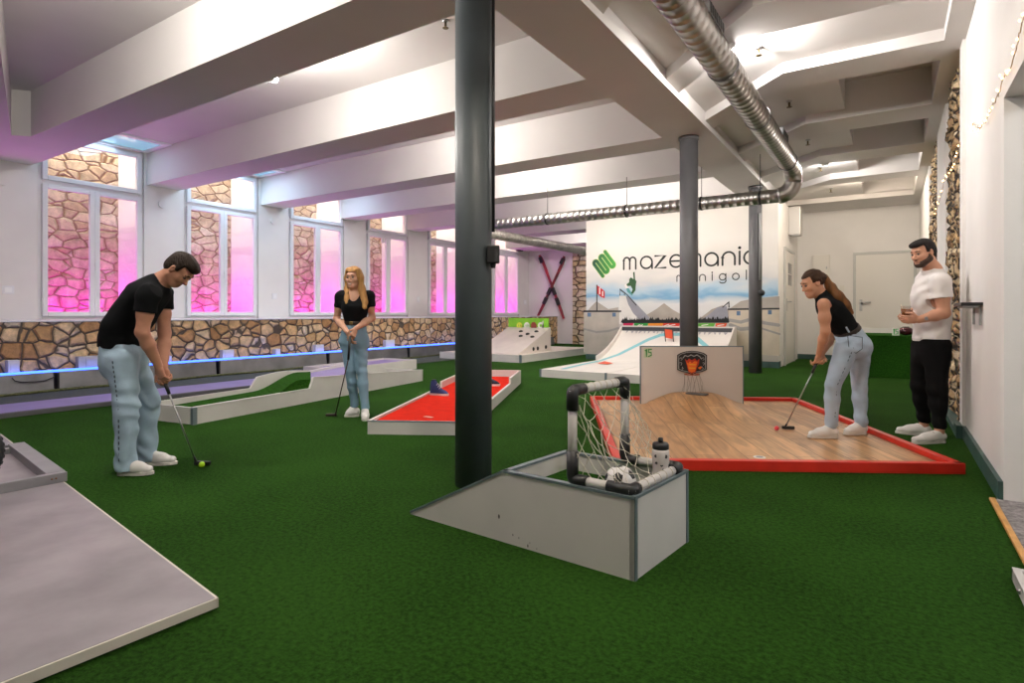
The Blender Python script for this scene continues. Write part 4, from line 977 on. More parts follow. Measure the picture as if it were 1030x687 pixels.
def strip3(mb, P, w, lift=0.006):
    L_, R_ = [], []
    for i, p in enumerate(P):
        d = (P[min(i + 1, len(P) - 1)] - P[max(i - 1, 0)]); d.z = 0; d.normalize(); n_ = Vector((-d.y, d.x, 0)) * (w / 2)
        for S, sg in ((L_, 1), (R_, -1)):
            a = p + n_ * sg; a.z = (rz_(a.y) if a.y > 11.3 else zd) + lift; S.append(a)
    for i in range(len(P) - 1): mb.poly([L_[i], L_[i + 1], R_[i + 1], R_[i]])
q = MB()
def dens(pts, n=6):
    o = []
    for a, b in zip(pts[:-1], pts[1:]):
        for k in range(n): o.append((a[0] + (b[0] - a[0]) * k / n, a[1] + (b[1] - a[1]) * k / n))
    return o + [pts[-1]]
strip3(q, on_ramp_pts(dens([(566, 371.5), (585, 367), (604, 363), (622, 357), (638, 349), (652, 342), (664, 337.5), (672, 336.5), (684, 336.6), (700, 340), (712, 350)])), 0.10); q.build('piste_line', pis, t)
FLAG = mat('orange_red_flag', (0.72, 0.09, 0.03), 0.6)
q = MB()
P = on_ramp_pts([(601, 366.2), (608, 363.8), (617, 365.8), (611, 367)])
if len(P) >= 3: q.poly([p + Vector((0, 0, .012)) for p in P])
q.build('painted_flag', FLAG, t)
pf = on_ramp(669.5, 343.5)
if pf is not None:
    t2 = thing('slalom_flag', 'red slalom gate flag standing on the snow ramp below the mural', 'flag', pf)
    q = MB(); q.tube([pf, pf + Vector((-0.03, 0, 0.30))], 0.01, 8); q.tube([pf + Vector((0.18, -0.02, 0)), pf + Vector((0.16, -0.02, 0.27))], 0.01, 8); q.build('pole', BLACK, t2)
    q = MB(); q.loft([[pf + Vector((0.0, 0, 0.08)), pf + Vector((0.16, -0.02, 0.06)), pf + Vector((0.16, -0.012, 0.06)), pf + Vector((0.0, 0.008, 0.08))], [pf + Vector((-0.03, 0, 0.27)), pf + Vector((0.15, -0.02, 0.25)), pf + Vector((0.15, -0.012, 0.25)), pf + Vector((-0.03, 0.008, 0.27))]]); q.build('flag_cloth', FLAG, t2)
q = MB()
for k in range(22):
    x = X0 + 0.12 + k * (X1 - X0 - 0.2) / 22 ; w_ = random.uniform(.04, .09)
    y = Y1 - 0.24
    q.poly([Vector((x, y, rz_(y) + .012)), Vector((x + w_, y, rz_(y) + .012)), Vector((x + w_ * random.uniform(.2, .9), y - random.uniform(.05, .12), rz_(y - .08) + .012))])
q.build('painted_crest_marks', mat('snow_mark_grey', (0.38, 0.36, 0.38), 0.7), t)  # random grey triangles along the ramp crest

# --- basketball lane
A = xy(G(596, 404.5)); B = xy(G(798.4, 406)); Cq = xy(G(964, 476)); D = xy(G(621, 471.5))
t = thing('basketball_lane', 'oak-floored lane with red kerb and a wooden hump before a white backboard', 'minigolf lane', (*((A + Cq) / 2), 0), 'minigolf lanes')
REDK = mat('red_painted_kerb', (0.62, 0.025, 0.012), 0.4, var=0.1, vscale=8)
zdk = 0.035
def bb(s, w, z):
    p = (A.lerp(B, s)).lerp(D.lerp(Cq, s), w); return Vector((p.x, p.y, z))
cb = G(700, 403.5); crest_s = None
bx0 = xy(at(645, 400, 7.02)); bx1 = xy(at(747, 400, 7.02)); bm = (bx0 + bx1) / 2; bd = (bx1 - bx0).normalized(); bn = Vector((bd.y, -bd.x))  # bn faces the camera side
def hump(p):
    r_ = p - bm; a = r_.dot(bd); b = r_.dot(bn)
    if b < 0.0 or b > 1.5: return 0.0
    f = max(0, abs(a) - 0.16) / 0.52
    fa = 0.5 + 0.5 * math.cos(PI * min(1, f)); fb = 0.5 + 0.5 * math.cos(PI * min(1, max(0, b - 0.05) / 1.15))
    return 0.15 * fa * fb
ns, nw = 70, 50
vs, fs = [], []
for i in range(ns + 1):
    for j in range(nw + 1):
        p = bb(0.012 + 0.976 * i / ns, 0.012 + 0.976 * j / nw, 0); p.z = zdk + hump(xy(p)); vs.append(p)
for i in range(ns):
    for j in range(nw):
        a = i * (nw + 1) + j; fs.append((a, a + 1, a + nw + 2, a + nw + 1))
# closed body: rim down to the floor
nv = len(vs)
rim = [i * (nw + 1) for i in range(ns + 1)] + [ns * (nw + 1) + j for j in range(1, nw + 1)] + [i * (nw + 1) + nw for i in range(ns - 1, -1, -1)] + [j for j in range(nw - 1, 0, -1)]
for k in rim: vs.append(Vector((vs[k].x, vs[k].y, 0.002)))
for k in range(len(rim)): fs.append((rim[k], rim[(k + 1) % len(rim)], nv + (k + 1) % len(rim), nv + k))
me = bpy.data.meshes.new('oak_floor'); me.from_pydata([tuple(v) for v in vs], [], fs)
bmm = bmesh.new(); bmm.from_mesh(me); bmesh.ops.recalc_face_normals(bmm, faces=bmm.faces[:])
for f in bmm.faces: f.smooth = True
bmm.to_mesh(me); bmm.free()
link('oak_floor', me, wood_mat(ang=math.radians(62)), t)
for nm, a, b in (('kerb', A, B), ('kerb', B, Cq), ('kerb', Cq, D), ('kerb', D, A)):
    q = MB(); dd = (b - a).normalized(); q.beam((a.x - dd.x * .03, a.y - dd.y * .03, 0.038), (b.x + dd.x * .03, b.y + dd.y * .03, 0.038), 0.06, 0.076, bev=0.004); q.build(nm, REDK, t)
p = G(764, 460, zdk)
q = MB(); q.lathe([(0.045, 0.0), (0.045, 0.003)], (p.x, p.y, zdk), 20); q.build('tee_mark', mat('white_sticker', (0.75, 0.72, 0.68), 0.5), t)
q = MB(); q.lathe([(0.025, 0.0), (0.025, 0.002)], (p.x, p.y, zdk + 0.003), 16); q.build('tee_print', mat('grey_print', (0.3, 0.3, 0.3), 0.5), t)
t = thing('backboard', 'tall white upright board with the basketball hoop badge at the back of the oak lane', 'backboard', (*bm, 0))
zt_ = CAMH - (349 - HZ) / FPX * 7.02
q = MB(); pts = [bx0, bx1, bx1 - bn * 0.03, bx0 - bn * 0.03]; quadbox(q, pts, zdk + .002, zt_); q.build('board', mat('cream_white_board', (0.68, 0.62, 0.57), 0.4), t)
q = MB(); e_ = 0.012
quadbox(q, [bx0 - bd * e_ + bn * .002, bx0 + bn * .002, bx0 - bn * .032, bx0 - bd * e_ - bn * .032], zdk + .002, zt_ + e_); quadbox(q, [bx1 + bn * .002, bx1 + bd * e_ + bn * .002, bx1 + bd * e_ - bn * .032, bx1 - bn * .032], zdk + .002, zt_ + e_); quadbox(q, [bx0 + bn * .002, bx1 + bn * .002, bx1 - bn * .032, bx0 - bn * .032], zt_, zt_ + e_); q.build('edge_trim', ALU, t)
def onB(u, v, off=0.0):
    nn = Vector((bn.x, bn.y, 0)); r_ = ray(u, v); o = Vector((bm.x, bm.y, 0)) + nn * off; k = nn.dot(o - CAM) / nn.dot(r_); return CAM + r_ * k
NUM = mat('green_number_sticker', (0.25, 0.52, 0.14), 0.5)
t3 = lambda uvs, off: [onB(u, v, off) for u, v in uvs]
q = MB(); q.poly(t3([(647.6, 350.2), (655.5, 350.2), (655.5, 359.8), (647.6, 359.8)], .004)); q.build('number_sticker', mat('pale_sticker', (0.55, 0.62, 0.42), 0.5), t)
q = MB(); pl = onB(652, 355, .006)
def rb(mb, pts, w, off=.006):
    P = [(pt[0] / FPX * 7.02, pt[1] / FPX * 7.02) for pt in pts]
    ribbon(mb, [(a, -b) for a, b in P], w, lambda tt: onB(tt.x / 7.02 * FPX, -tt.y / 7.02 * FPX, off))
rb(q, [(649, 352.6), (650.3, 351.2), (650.3, 358.6)], 0.012); rb(q, [(655.4, 351.4), (652.4, 351.4), (652.4, 354.4), (655, 354.6), (655.2, 357.4), (652.2, 358.6)], 0.012); q.build('number_fifteen', mat('dark_green_number', (0.04, 0.25, 0.06), 0.5), t)
# hoop badge
bd_ = thing('hoop_badge', 'black basketball badge with orange flames and hanging net on the white backboard', 'basketball hoop', onB(696, 377))
def plate3(name, uvs, o0, o1, m, par):
    q = MB(); q.loft([[onB(u, v, o0) for u, v in uvs], [onB(u, v, o1) for u, v in uvs]]); return q.build(name, m, par)
shape = [(681.2, 357), (684.5, 355), (690, 353.4), (696, 352.9), (702, 353.4), (708, 355), (711.2, 357.2), (711, 372), (706, 374.2), (700, 375.2), (696.5, 377.2), (692.5, 375.4), (685, 373.6), (681.2, 372)]
plate3('badge_plate', shape, 0.001, 0.018, BLACK, bd_)
def sh(k): return [(696 + (u - 696) * k, 364.5 + (v - 364.5) * k) for u, v in shape]
GR = mat('badge_grey_print', (0.36, 0.36, 0.36), 0.5)
q = MB(); rb(q, sh(0.90) + sh(0.90)[:1], 0.008, .020); q.build('badge_border', GR, bd_)
random.seed(3)
for cu, cv in ((685, 361), (685, 366), (686, 370.5), (707, 361), (707.4, 366), (706, 370)):
    q = MB(); rb(q, [(cu + random.uniform(-2, 0), cv + random.uniform(-1, 1)), (cu + random.uniform(-.5, .5), cv - 1.4), (cu + random.uniform(0.5, 2), cv + random.uniform(-1, 1)), (cu, cv + 1.4)], 0.006, .0205); q.build('badge_print', GR, bd_)
q = MB(); rb(q, [(687, 360), (689, 357.6), (692, 358.6), (695, 357), (698, 358.4), (701, 357), (704, 358.8), (705.5, 361)], 0.011, .0205)
q.build('badge_print', GR, bd_)
ORG = mat('flame_orange', (0.85, 0.17, 0.015), 0.5); RDF = mat('flame_red', (0.50, 0.03, 0.01), 0.5); YEL = mat('flame_yellow', (0.85, 0.42, 0.03), 0.5)
q = MB(); q.poly(t3([(689, 360.8), (691, 363), (693, 360.6), (696, 362.4), (699, 360.4), (701, 363), (703.6, 360.8), (703, 366), (701, 370), (699.6, 374.4), (695.6, 375.6), (692.4, 374.2), (691, 368)], .0215)); q.build('flame_print', RDF, bd_)
q = MB(); q.poly(t3([(690.4, 363.6), (692, 365.6), (694, 363.4), (696, 365.2), (698.6, 363.2), (701.6, 364), (700.4, 369), (699, 373.6), (695.6, 374.8), (693, 373.4), (691.6, 367.6)], .0225)); q.poly(t3([(702, 370), (704.5, 368.4), (706.4, 369.4), (704, 371.6)], .0225)); q.build('flame_print', ORG, bd_)
q = MB(); rb(q, [(693.6, 366.6), (699.4, 366.8)], .012, .0235); rb(q, [(693, 370.2), (699.2, 370.4)], .012, .0235); q.build('flame_print', YEL, bd_)
hc = onB(696, 376.6, 0.10)
rim = [hc + Vector((bd.x, bd.y, 0)) * (0.085 * math.cos(a)) + Vector((bn.x, bn.y, 0)) * (0.085 * math.sin(a)) for a in [2 * PI * k / 24 for k in range(25)]]
q = MB(); q.tube(rim, 0.005, 8); q.tube([hc - Vector((bn.x, bn.y, 0)) * 0.085, onB(696, 376.6, 0.005)], 0.006, 8); q.build('hoop_ring', mat('dark_orange_ring', (0.35, 0.06, 0.01), 0.4), bd_)
NETM = mat('net_cord', (0.30, 0.25, 0.20), 0.8)
q = MB(); zfl = zdk + 0.14
for k in range(10):
    a = 2 * PI * k / 10; w_ = 0.06 + 0.07 * random.random()
    top = rim[int(k * 2.4) % 24]; bot = Vector((hc.x, hc.y, zfl)) + Vector((bd.x, bd.y, 0)) * (0.13 * math.cos(a) * random.uniform(.6, 1.1)) + Vector((bn.x, bn.y, 0)) * (0.07 * math.sin(a))
    mid = top.lerp(bot, 0.5) + Vector((bd.x, bd.y, 0)) * random.uniform(-.04, .04)
    q.tube([top, top.lerp(mid, .5) + Vector((0, 0, .006)), mid, mid.lerp(bot, .6), bot], 0.0022, 5)
q.build('net', NETM, bd_)
p = onB(701, 397.6, 0.2); q = MB(); q.box((p.x - .12, p.y - .05, zdk + 0.140), (p.x + .12, p.y + .05, zdk + 0.158), 0.003); tag(q.build('cup_plate', mat('grey_plate', (0.10, 0.09, 0.085), 0.5)), 'small dark grey plate on the crest of the oak hump under the net', 'cup plate')

# --- goal lane
zt = 0.345
f0 = xy(G(413, 517)); f1 = xy(G(638, 585)); r1 = xy(G(691.5, 545)); dF = (f1 - f0).normalized(); dR = (r1 - f1).normalized(); wB = (r1 - f1).length
cr = xy(G(508, 474, zt)); sc_ = (cr - f0).dot(dF)
t = thing('goal_lane', 'white wedge-sided lane box with a mini football goal, front of the hall', 'minigolf lane', (*((f0 + r1) / 2), 0), 'minigolf lanes')
def F(s, w, z): p = f0 + dF * s + dR * w; return Vector((p.x, p.y, z))
LF = (f1 - f0).length; tb = 0.022
q = MB(); q.loft([[F(0, 0, 0), F(sc_, 0, 0), F(LF, 0, 0), F(LF, 0, zt), F(sc_, 0, zt), F(0, 0, 0.012)], [F(0, tb, 0), F(sc_, tb, 0), F(LF, tb, 0), F(LF, tb, zt), F(sc_, tb, zt), F(0, tb, 0.012)]]); q.build('front_panel', LAMW, t)
q = MB(); q.loft([[F(sc_, wB - tb, 0), F(LF, wB - tb, 0), F(LF, wB - tb, zt), F(sc_, wB - tb, zt)], [F(sc_, wB, 0), F(LF, wB, 0), F(LF, wB, zt), F(sc_, wB, zt)]]); q.build('rear_panel', LAMW, t)
q = MB(); q.loft([[F(LF - tb, 0, 0), F(LF, 0, 0), F(LF, 0, zt), F(LF - tb, 0, zt)], [F(LF - tb, wB, 0), F(LF, wB, 0), F(LF, wB, zt), F(LF - tb, wB, zt)]]); q.build('end_panel', LAMW, t)
q = MB(); q.loft([[F(sc_, tb, 0), F(sc_ + tb, tb, 0), F(sc_ + tb, tb, zt), F(sc_, tb, zt)], [F(sc_, wB - tb, 0), F(sc_ + tb, wB - tb, 0), F(sc_ + tb, wB - tb, zt), F(sc_, wB - tb, zt)]]); q.build('cross_panel', LAMW, t)
q = MB(); q.loft([[F(sc_ + tb, tb, 0.2), F(LF - tb, tb, 0.2), F(LF - tb, wB - tb, 0.2), F(sc_ + tb, wB - tb, 0.2)], [F(sc_ + tb, tb, 0.255), F(LF - tb, tb, 0.255), F(LF - tb, wB - tb, 0.255), F(sc_ + tb, wB - tb, 0.255)]]); q.build('turf_deck', LTURF, t)
e = 0.012
q = MB()
q.beam(F(0, tb / 2, 0.012), F(sc_, tb / 2, zt + .004), tb + 0.008, e); q.build('edge_trim', ALU, t)
q = MB(); q.beam(F(sc_, tb / 2, zt + .004), F(LF, tb / 2, zt + .004), tb + 0.008, e); q.build('edge_trim', ALU, t)
q = MB(); q.beam(F(sc_, wB - tb / 2, zt + .004), F(LF, wB - tb / 2, zt + .004), tb + 0.008, e); q.build('edge_trim', ALU, t)
q = MB(); q.beam(F(LF - tb / 2, 0, zt + .004), F(LF - tb / 2, wB, zt + .004), tb + 0.008, e); q.build('edge_trim', ALU, t)
q = MB(); q.beam(F(sc_ + tb / 2, 0, zt + .004), F(sc_ + tb / 2, wB, zt + .004), tb + 0.008, e); q.build('edge_trim', ALU, t)
for w_ in (0.012, wB - 0.006):
    q = MB(); q.beam(F(LF - 0.006, w_, 0), F(LF - 0.006, w_, zt + 0.012), 0.022, 0.022, up=(dF.x, dF.y, 0)); q.build('corner_trim', ALU, t)
SC_ = mat('scuff_mark', (0.10, 0.09, 0.08), 0.7)
random.seed(11)
for u, v, r_ in ((502, 519.5, .012), (516, 538, .006), (522, 541, .005), (531, 549, .008), (533, 546, .004), (540, 552, .004)):
    nn = Vector((dR.x, dR.y, 0)); nrm = Vector((dF.y, -dF.x, 0)); ry = ray(u, v); k = nrm.dot(F(0, 0, 0) - CAM) / nrm.dot(ry); p = CAM + ry * k + nrm * (-0.001 if nrm.dot(ry) > 0 else 0.001)
    q = MB(); dx = Vector((dF.x, dF.y, 0)); q.poly([p + dx * (r_ * 0.5 * math.cos(a)) + UP * (r_ * math.sin(a)) for a in [2 * PI * k_ / 8 for k_ in range(8)]]); q.build('scuff_mark', SC_, t)
# goal
g = thing('football_goal', 'mini football goal with grey tube frame and white net on the wedge-sided lane box', 'goal', F(LF - 0.4, wB / 2, zt))
TUBE = mat('grey_plastic_tube', (0.58, 0.55, 0.53), 0.4)
Zp = (CAMH - zt) * FPX / (487 - HZ)
rt = 0.0215
pl0 = at(576, 487, Zp); pl0.z = zt + 0.012
hG = 0.43
sgoal = (xy(pl0) - f0).dot(dF)
wl, wr = 0.030, wB - 0.030
PL0 = F(sgoal, wl, zt + .02); PL1 = F(sgoal, wl, zt + hG); PR0 = F(sgoal, wr, zt + .02); PR1 = F(sgoal, wr, zt + hG)
RL = F(LF - 0.03, wl, zt + .025); RR = F(LF - 0.03, wr, zt + .025)
FL = F(sgoal, wl, zt + .025); FR = F(sgoal, wr, zt + .025)
def bar(a, b, nm, ca=0.16, cb=0.16):
    q = MB(); q.tube([a, b], rt, 16); o = q.build(nm, TUBE, g)
    return o
bar(PL0, PL1, 'post'); bar(PR0, PR1, 'post'); bar(PL1, PR1, 'crossbar'); bar(FL, RL, 'base_rail'); bar(FR, RR, 'base_rail'); bar(RL, RR, 'rear_rail')
def elbow(c, a, b, la=0.09, lb=0.09):
    q = MB(); a = (a - c).normalized(); b = (b - c).normalized()
    q.tube([c + a * la, c + a * 0.02, c + (a + b) * 0.004, c + b * 0.02, c + b * lb], rt + 0.006, 16); q.build('corner_joint', BLACK, g)
elbow(PL1, PL0, PR1); elbow(PR1, PR0, PL1); elbow(FL, PL1, RL, 0.13, 0.08); elbow(FR, PR1, RR, 0.13, 0.08); elbow(RL, FL, RR, 0.11, 0.05); elbow(RR, FR, RL, 0.08, 0.08)
CORD = mat('white_net_cord', (0.62, 0.58, 0.48), 0.8)
random.seed(5)
# net: sagging sheet from crossbar back down to the rear rail, with side sheets
nu, nv_ = 9, 10
grid = {}
for i in range(nu + 1):
    for j in range(nv_ + 1):
        a = PL1.lerp(PR1, i / nu); b = RL.lerp(RR, i / nu); s = j / nv_
        p = a.lerp(b, s); p.z = a.z + (b.z - a.z) * (1 - (1 - s) ** 1.35) 
        sg = math.sin(PI * s)
        p += Vector((-dF.x, -dF.y, 0)) * (0.05 * sg * math.sin(PI * i / nu))
        if 0 < i < nu and 0 < j < nv_: p += Vector((random.uniform(-.018, .018), random.uniform(-.018, .018), random.uniform(-.015, .015)))
        grid[i, j] = p
q = MB()
def cord(mb, a, b):
    m = a.lerp(b, .5) - Vector((0, 0, 0.006)); mb.tube([a, m, b], 0.0019, 4, caps=False)
for i in range(nu + 1):
    for j in range(nv_):
        # diamond mesh
        i2 = i + (1 if (j % 2 == 0) else -1)
        if 0 <= i2 <= nu and (i + j) % 2 == 0: cord(q, grid[i, j], grid[i2, j + 1])
        i3 = i - (1 if (j % 2 == 0) else -1)
        if 0 <= i3 <= nu and (i + j) % 2 == 0: cord(q, grid[i, j], grid[i3, j + 1])
q.build('net', CORD, g)
for side, (T, Bf, Br) in enumerate(((PL1, FL, RL), (PR1, FR, RR))):
    q = MB(); n1 = 7
    gd = {}
    for i in range(n1 + 1):
        for j in range(n1 + 1):
            front = T.lerp(Bf, j / n1); s = j / n1
            backp = T.lerp(Br, s); backp.z = T.z + (Br.z - T.z) * (1 - (1 - s) ** 1.35)
            p = front.lerp(backp, i / n1)
            if 0 < i < n1 and 0 < j < n1: p += Vector((random.uniform(-.015, .015), random.uniform(-.015, .015), random.uniform(-.015, .015)))
            gd[i, j] = p
    for j in range(1, n1):
        for i in range(n1 + 1):
            if (i + j) % 2 == 0:
                for di in (-1, 1):
                    if 0 <= i + di <= n1: cord(q, gd[i, j], gd[i + di, j + 1])
    q.build('side_net', CORD, g)
for k in range(1, 9):
    q = MB(); p = PL1.lerp(PR1, k / 9)
    ax = (PR1 - PL1).normalized(); a1 = ax.orthogonal().normalized(); a2 = ax.cross(a1)
    q.tube([p + (a1 * math.cos(t_) + a2 * math.sin(t_)) * (rt + .002) for t_ in [2 * PI * k2 / 12 for k2 in range(13)]], 0.002, 4, caps=False); q.build('net_loop', CORD, g)
for k in range(1, 8):
    q = MB(); p = RL.lerp(RR, k / 8); ax = (RR - RL).normalized(); a1 = ax.orthogonal().normalized(); a2 = ax.cross(a1)
    q.tube([p + (a1 * math.cos(t_) + a2 * math.sin(t_)) * (rt + .002) for t_ in [2 * PI * k2 / 12 for k2 in range(13)]], 0.002, 4, caps=False); q.build('net_loop', CORD, g)
# football
Zb = (CAMH - 0.33) * FPX / (484.5 - HZ)
bc = at(624, 484.5, Zb); rb_ = 0.075; bc.z = 0.255 + rb_
fb = thing('football', 'white football with black pentagons lying behind the net in the goal', 'ball', (bc.x, bc.y, 0.255))
bmx = bmesh.new(); bmesh.ops.create_icosphere(bmx, subdivisions=6, radius=1.0)
phi = (1 + 5 ** .5) / 2
ico = [Vector(v).normalized() for a in (-1, 1) for b in (-phi, phi) for v in ((0, a, b), (a, b, 0), (b, 0, a))]
rotm = Matrix.Rotation(0.5, 3, 'X') @ Matrix.Rotation(0.35, 3, 'Z')
ico = [rotm @ v for v in ico]
icoA = np.array([tuple(v) for v in ico])
hexn = [(a + b + c).normalized() for i, a in enumerate(ico) for j, b in enumerate(ico[:i]) for k, c in enumerate(ico[:j]) if (a - b).length < 1.1 and (b - c).length < 1.1 and (a - c).length < 1.1]
hexA = np.array([tuple(v) for v in hexn])
for f in bmx.faces:
    c = np.array(f.calc_center_median().normalized()); pen = (icoA @ c).max() / 0.9393; hx = (hexA @ c).max() / 0.9150
    f.material_index = 1 if pen > hx else 0; f.smooth = True
for v in bmx.verts:
    c = np.array(v.co.normalized()); s_ = np.sort(np.concatenate([icoA @ c / 0.9393, hexA @ c / 0.9150])); gap = s_[-1] - s_[-2]
    v.co = v.co.normalized() * (rb_ * (1 - 0.02 * max(0, 1 - gap / 0.03)))
bmesh.ops.translate(bmx, vec=bc, verts=bmx.verts[:])
me = bpy.data.meshes.new('ball_skin'); bmx.to_mesh(me); bmx.free(); link('ball_skin', me, [mat('football_white', (0.75, 0.72, 0.70), 0.35), mat('football_black', (0.015, 0.015, 0.017), 0.35)], fb)
# bottle
pb = at(664.5, 483, 2.80); zb = 0.255
pb = Vector((pb.x, pb.y, zb))
bt = thing('sports_bottle', 'white sports bottle with black cap and dark blotches beside the goal', 'bottle', pb)
q = MB(); q.lathe([(0.037, 0), (0.041, 0.006), (0.041, 0.10), (0.0385, 0.112), (0.0385, 0.15), (0.041, 0.16), (0.041, 0.213), (0.037, 0.224)], pb, 28); q.build('bottle_body', mat('milky_bottle_plastic', (0.62, 0.57, 0.55), 0.35), bt)
q = MB(); q.lathe([(0.037, 0.222), (0.039, 0.226), (0.039, 0.246), (0.033, 0.254), (0.014, 0.256)], pb, 24); cp = q.build('cap', BLACK, bt)
q = MB(); q.lathe([(0.011, 0.255), (0.0125, 0.262), (0.011, 0.276), (0.004, 0.278)], pb, 14); q.build('spout', BLACK, cp)
q = MB(); random.seed(9)
for k in range(46):
    a = random.uniform(0, 2 * PI); z = random.uniform(0.02, 0.205); r_ = 0.0417 if (z < .10 or z > .162) else 0.0395
    pts = []
    for j in range(7):
        t_ = 2 * PI * j / 7; rr = random.uniform(.004, .0105); aa = a + rr * math.cos(t_) / r_; pts.append(pb + Vector((r_ * math.cos(aa), r_ * math.sin(aa), z + rr * 1.2 * math.sin(t_))))
    q.poly(pts)
q.build('printed_blotches', mat('bottle_print', (0.03, 0.03, 0.032), 0.5), bt)

# --- grey concrete lane at the front left
CONC = mat('grey_concrete_board', (0.265, 0.235, 0.255), 0.5, var=0.28, vscale=2.6, bump=0.05, bscale=30)
zc = 0.045
K0 = xy(G(217, 601, zc)); K1 = xy(G(66, 486.5, zc)); u1 = (K1 - K0).normalized(); K2 = xy(G(0, 686, zc)); u2 = (K2 - K0).normalized()
t = thing('concrete_lane', 'large flat grey concrete-look lane at the front left corner', 'minigolf lane', (*K0, 0), 'minigolf lanes')
Wd = 1.75
def K(a, b, z): p = K0 + u1 * a + u2 * b; return Vector((p.x, p.y, z))
q = MB(); q.loft([[K(0, 0, 0.012), K(5.5, 0, 0.012), K(5.5, Wd, 0.012), K(0, Wd, 0.012)], [K(0, 0, zc), K(5.5, 0, zc), K(5.5, Wd, zc), K(0, Wd, zc)]], 0.003); q.build('playing_board', CONC, t)
q = MB(); q.loft([[K(-.008, -.008, 0.008), K(5.5, -.008, 0.008), K(5.5, 0, 0.008), K(-.008, 0, 0.008)], [K(-.008, -.008, zc - .002), K(5.5, -.008, zc - .002), K(5.5, 0, zc - .002), K(-.008, 0, zc - .002)]]); q.loft([[K(-.008, -.008, 0.008), K(0, -.008, 0.008), K(0, Wd, 0.008), K(-.008, Wd, 0.008)], [K(-.008, -.008, zc - .002), K(0, -.008, zc - .002), K(0, Wd, zc - .002), K(-.008, Wd, zc - .002)]]); q.build('edge_band', mat('cream_edge_band', (0.62, 0.58, 0.50), 0.5), t)
FRM = mat('grey_timber_beam', (0.24, 0.235, 0.25), 0.5, var=0.1, vscale=6)
zh = zc + 0.062
a_ = xy(G(63.8, 485, zc)); 
s0 = (a_ - K0).dot(u1)
w0 = 0.03
def kb(a0, b0, a1, b1, nm, w=0.09, ztop=zh):
    q = MB(); q.beam(K(a0, b0, (zc + ztop) / 2), K(a1, b1, (zc + ztop) / 2), w, ztop - zc, bev=0.004); o = q.build(nm, FRM, t); return o
pe = xy(G(7, 496, zc)); be = (pe - K0).dot(u2)
kb(s0 + 0.03, -0.02, s0 + 0.03, max(be, 0.5), 'beam', 0.05)
pc_ = xy(G(26, 452, zc)); sc1 = (pc_ - K0).dot(u1)
kb(s0 + 0.06, 0.03, sc1, 0.03, 'beam', 0.10)
kb(sc1 - 0.06, 0.08, sc1 - 0.06, 0.85, 'beam', 0.05, zh - 0.02)
kb(sc1 + 0.02, 0.03 + 0.09, 5.5, 0.03 + 0.09, 'beam', 0.10, zh - 0.01)
kb(s0 + 0.06, 0.90, 5.5, 0.90, 'beam', 0.10)
for k in range(2):
    p = K(s0 + 0.003, 0.06 + k * (be - .12), zc + 0.032); q = MB(); q.sphere(p, 0.006, 8, 6); q.build('screw', mat('rusty_screw', (0.20, 0.09, 0.03), 0.6), t)
# black tyre standing on the lane, its rim just inside the frame
pt = at(-26, 0, 3.55); 
RUB = mat('black_rubber', (0.016, 0.017, 0.019), 0.65, bump=0.2, bscale=30)
base_ = G(2.0, 491, zc); ax = Vector((u1.x, u1.y, 0)); sd = Vector((u2.x, u2.y, 0))
cc = Vector((base_.x, base_.y, zc)) + sd * 0.235; Rt = 0.24
t = thing('car_tyre', 'black tyre standing on the grey lane, cut by the left edge of the picture', 'tyre', cc)
cc = cc + UP * Rt
def tyre(rad, prof, nm, m):
    q = MB(); n_ = 40; rings = []
    for k in range(n_):
        a = 2 * PI * k / n_; dirv = sd * math.cos(a) + UP * math.sin(a)
        rings.append([q.bm.verts.new(cc + dirv * r_ + ax * h_) for r_, h_ in prof])
    for k in range(n_):
        A_, B_ = rings[k], rings[(k + 1) % n_]
        for i in range(len(prof)):
            f = q.bm.faces.new((A_[i], A_[(i + 1) % len(prof)], B_[(i + 1) % len(prof)], B_[i])); f.smooth = True
    q.build(nm, m, t)
tyre(Rt, [(0.24, -.05), (0.24, .05), (0.228, .08), (0.19, .09), (0.15, .08), (0.14, .07), (0.14, -.07), (0.15, -.08), (0.19, -.09), (0.228, -.08)], 'tyre_casing', RUB)
q = MB()
for k in range(40):
    a = 2 * PI * k / 40; dv = sd * math.cos(a) + UP * math.sin(a); q.beam(cc + dv * 0.239 - ax * 0.045, cc + dv * 0.239 + ax * 0.045, 0.018, 0.012, up=dv)
q.build('tread', RUB, t)

# --- perforated grey tray at the right front corner
a0 = G(1017.5, 583, 0); 
t = thing('perforated_tray', 'light grey perforated plastic tray on the turf, cut by the right picture edge', 'tray', (a0.x + 0.2, a0.y - 0.15, 0))
PG = mat('light_grey_plastic', (0.50, 0.48, 0.46), 0.45)
q = MB(); x0, y1_ = a0.x, a0.y; x1, y0_ = x0 + 0.40, y1_ - 0.62; zz = 0.055
for k in range(6):
    xx = x0 + k * (x1 - x0 - 0.03) / 5; q.box((xx, y0_, zz - 0.018 if 0 < k < 5 else 0.0), (xx + 0.03, y1_, zz), 0.003)
for k in range(9):
    yy = y0_ + k * (y1_ - y0_ - 0.03) / 8; q.box((x0, yy, zz - 0.018 if 0 < k < 8 else 0.0), (x1, yy + 0.03, zz - 0.0005), 0.003)
q.build('tray_grid', PG, t)
q = MB(); q.box((x0 + 0.02, y0_ + 0.02, 0.0), (x1 - 0.02, y1_ - 0.02, 0.02)); q.build('tray_base', mat('dark_tray_base', (0.06, 0.06, 0.055), 0.7), t)
for yy in (y0_ + 0.2, y1_ - 0.2):
    q = MB(); q.sphere((x0, yy, 0.03), 0.012, 10, 8); q.build('knob', STEEL, t)

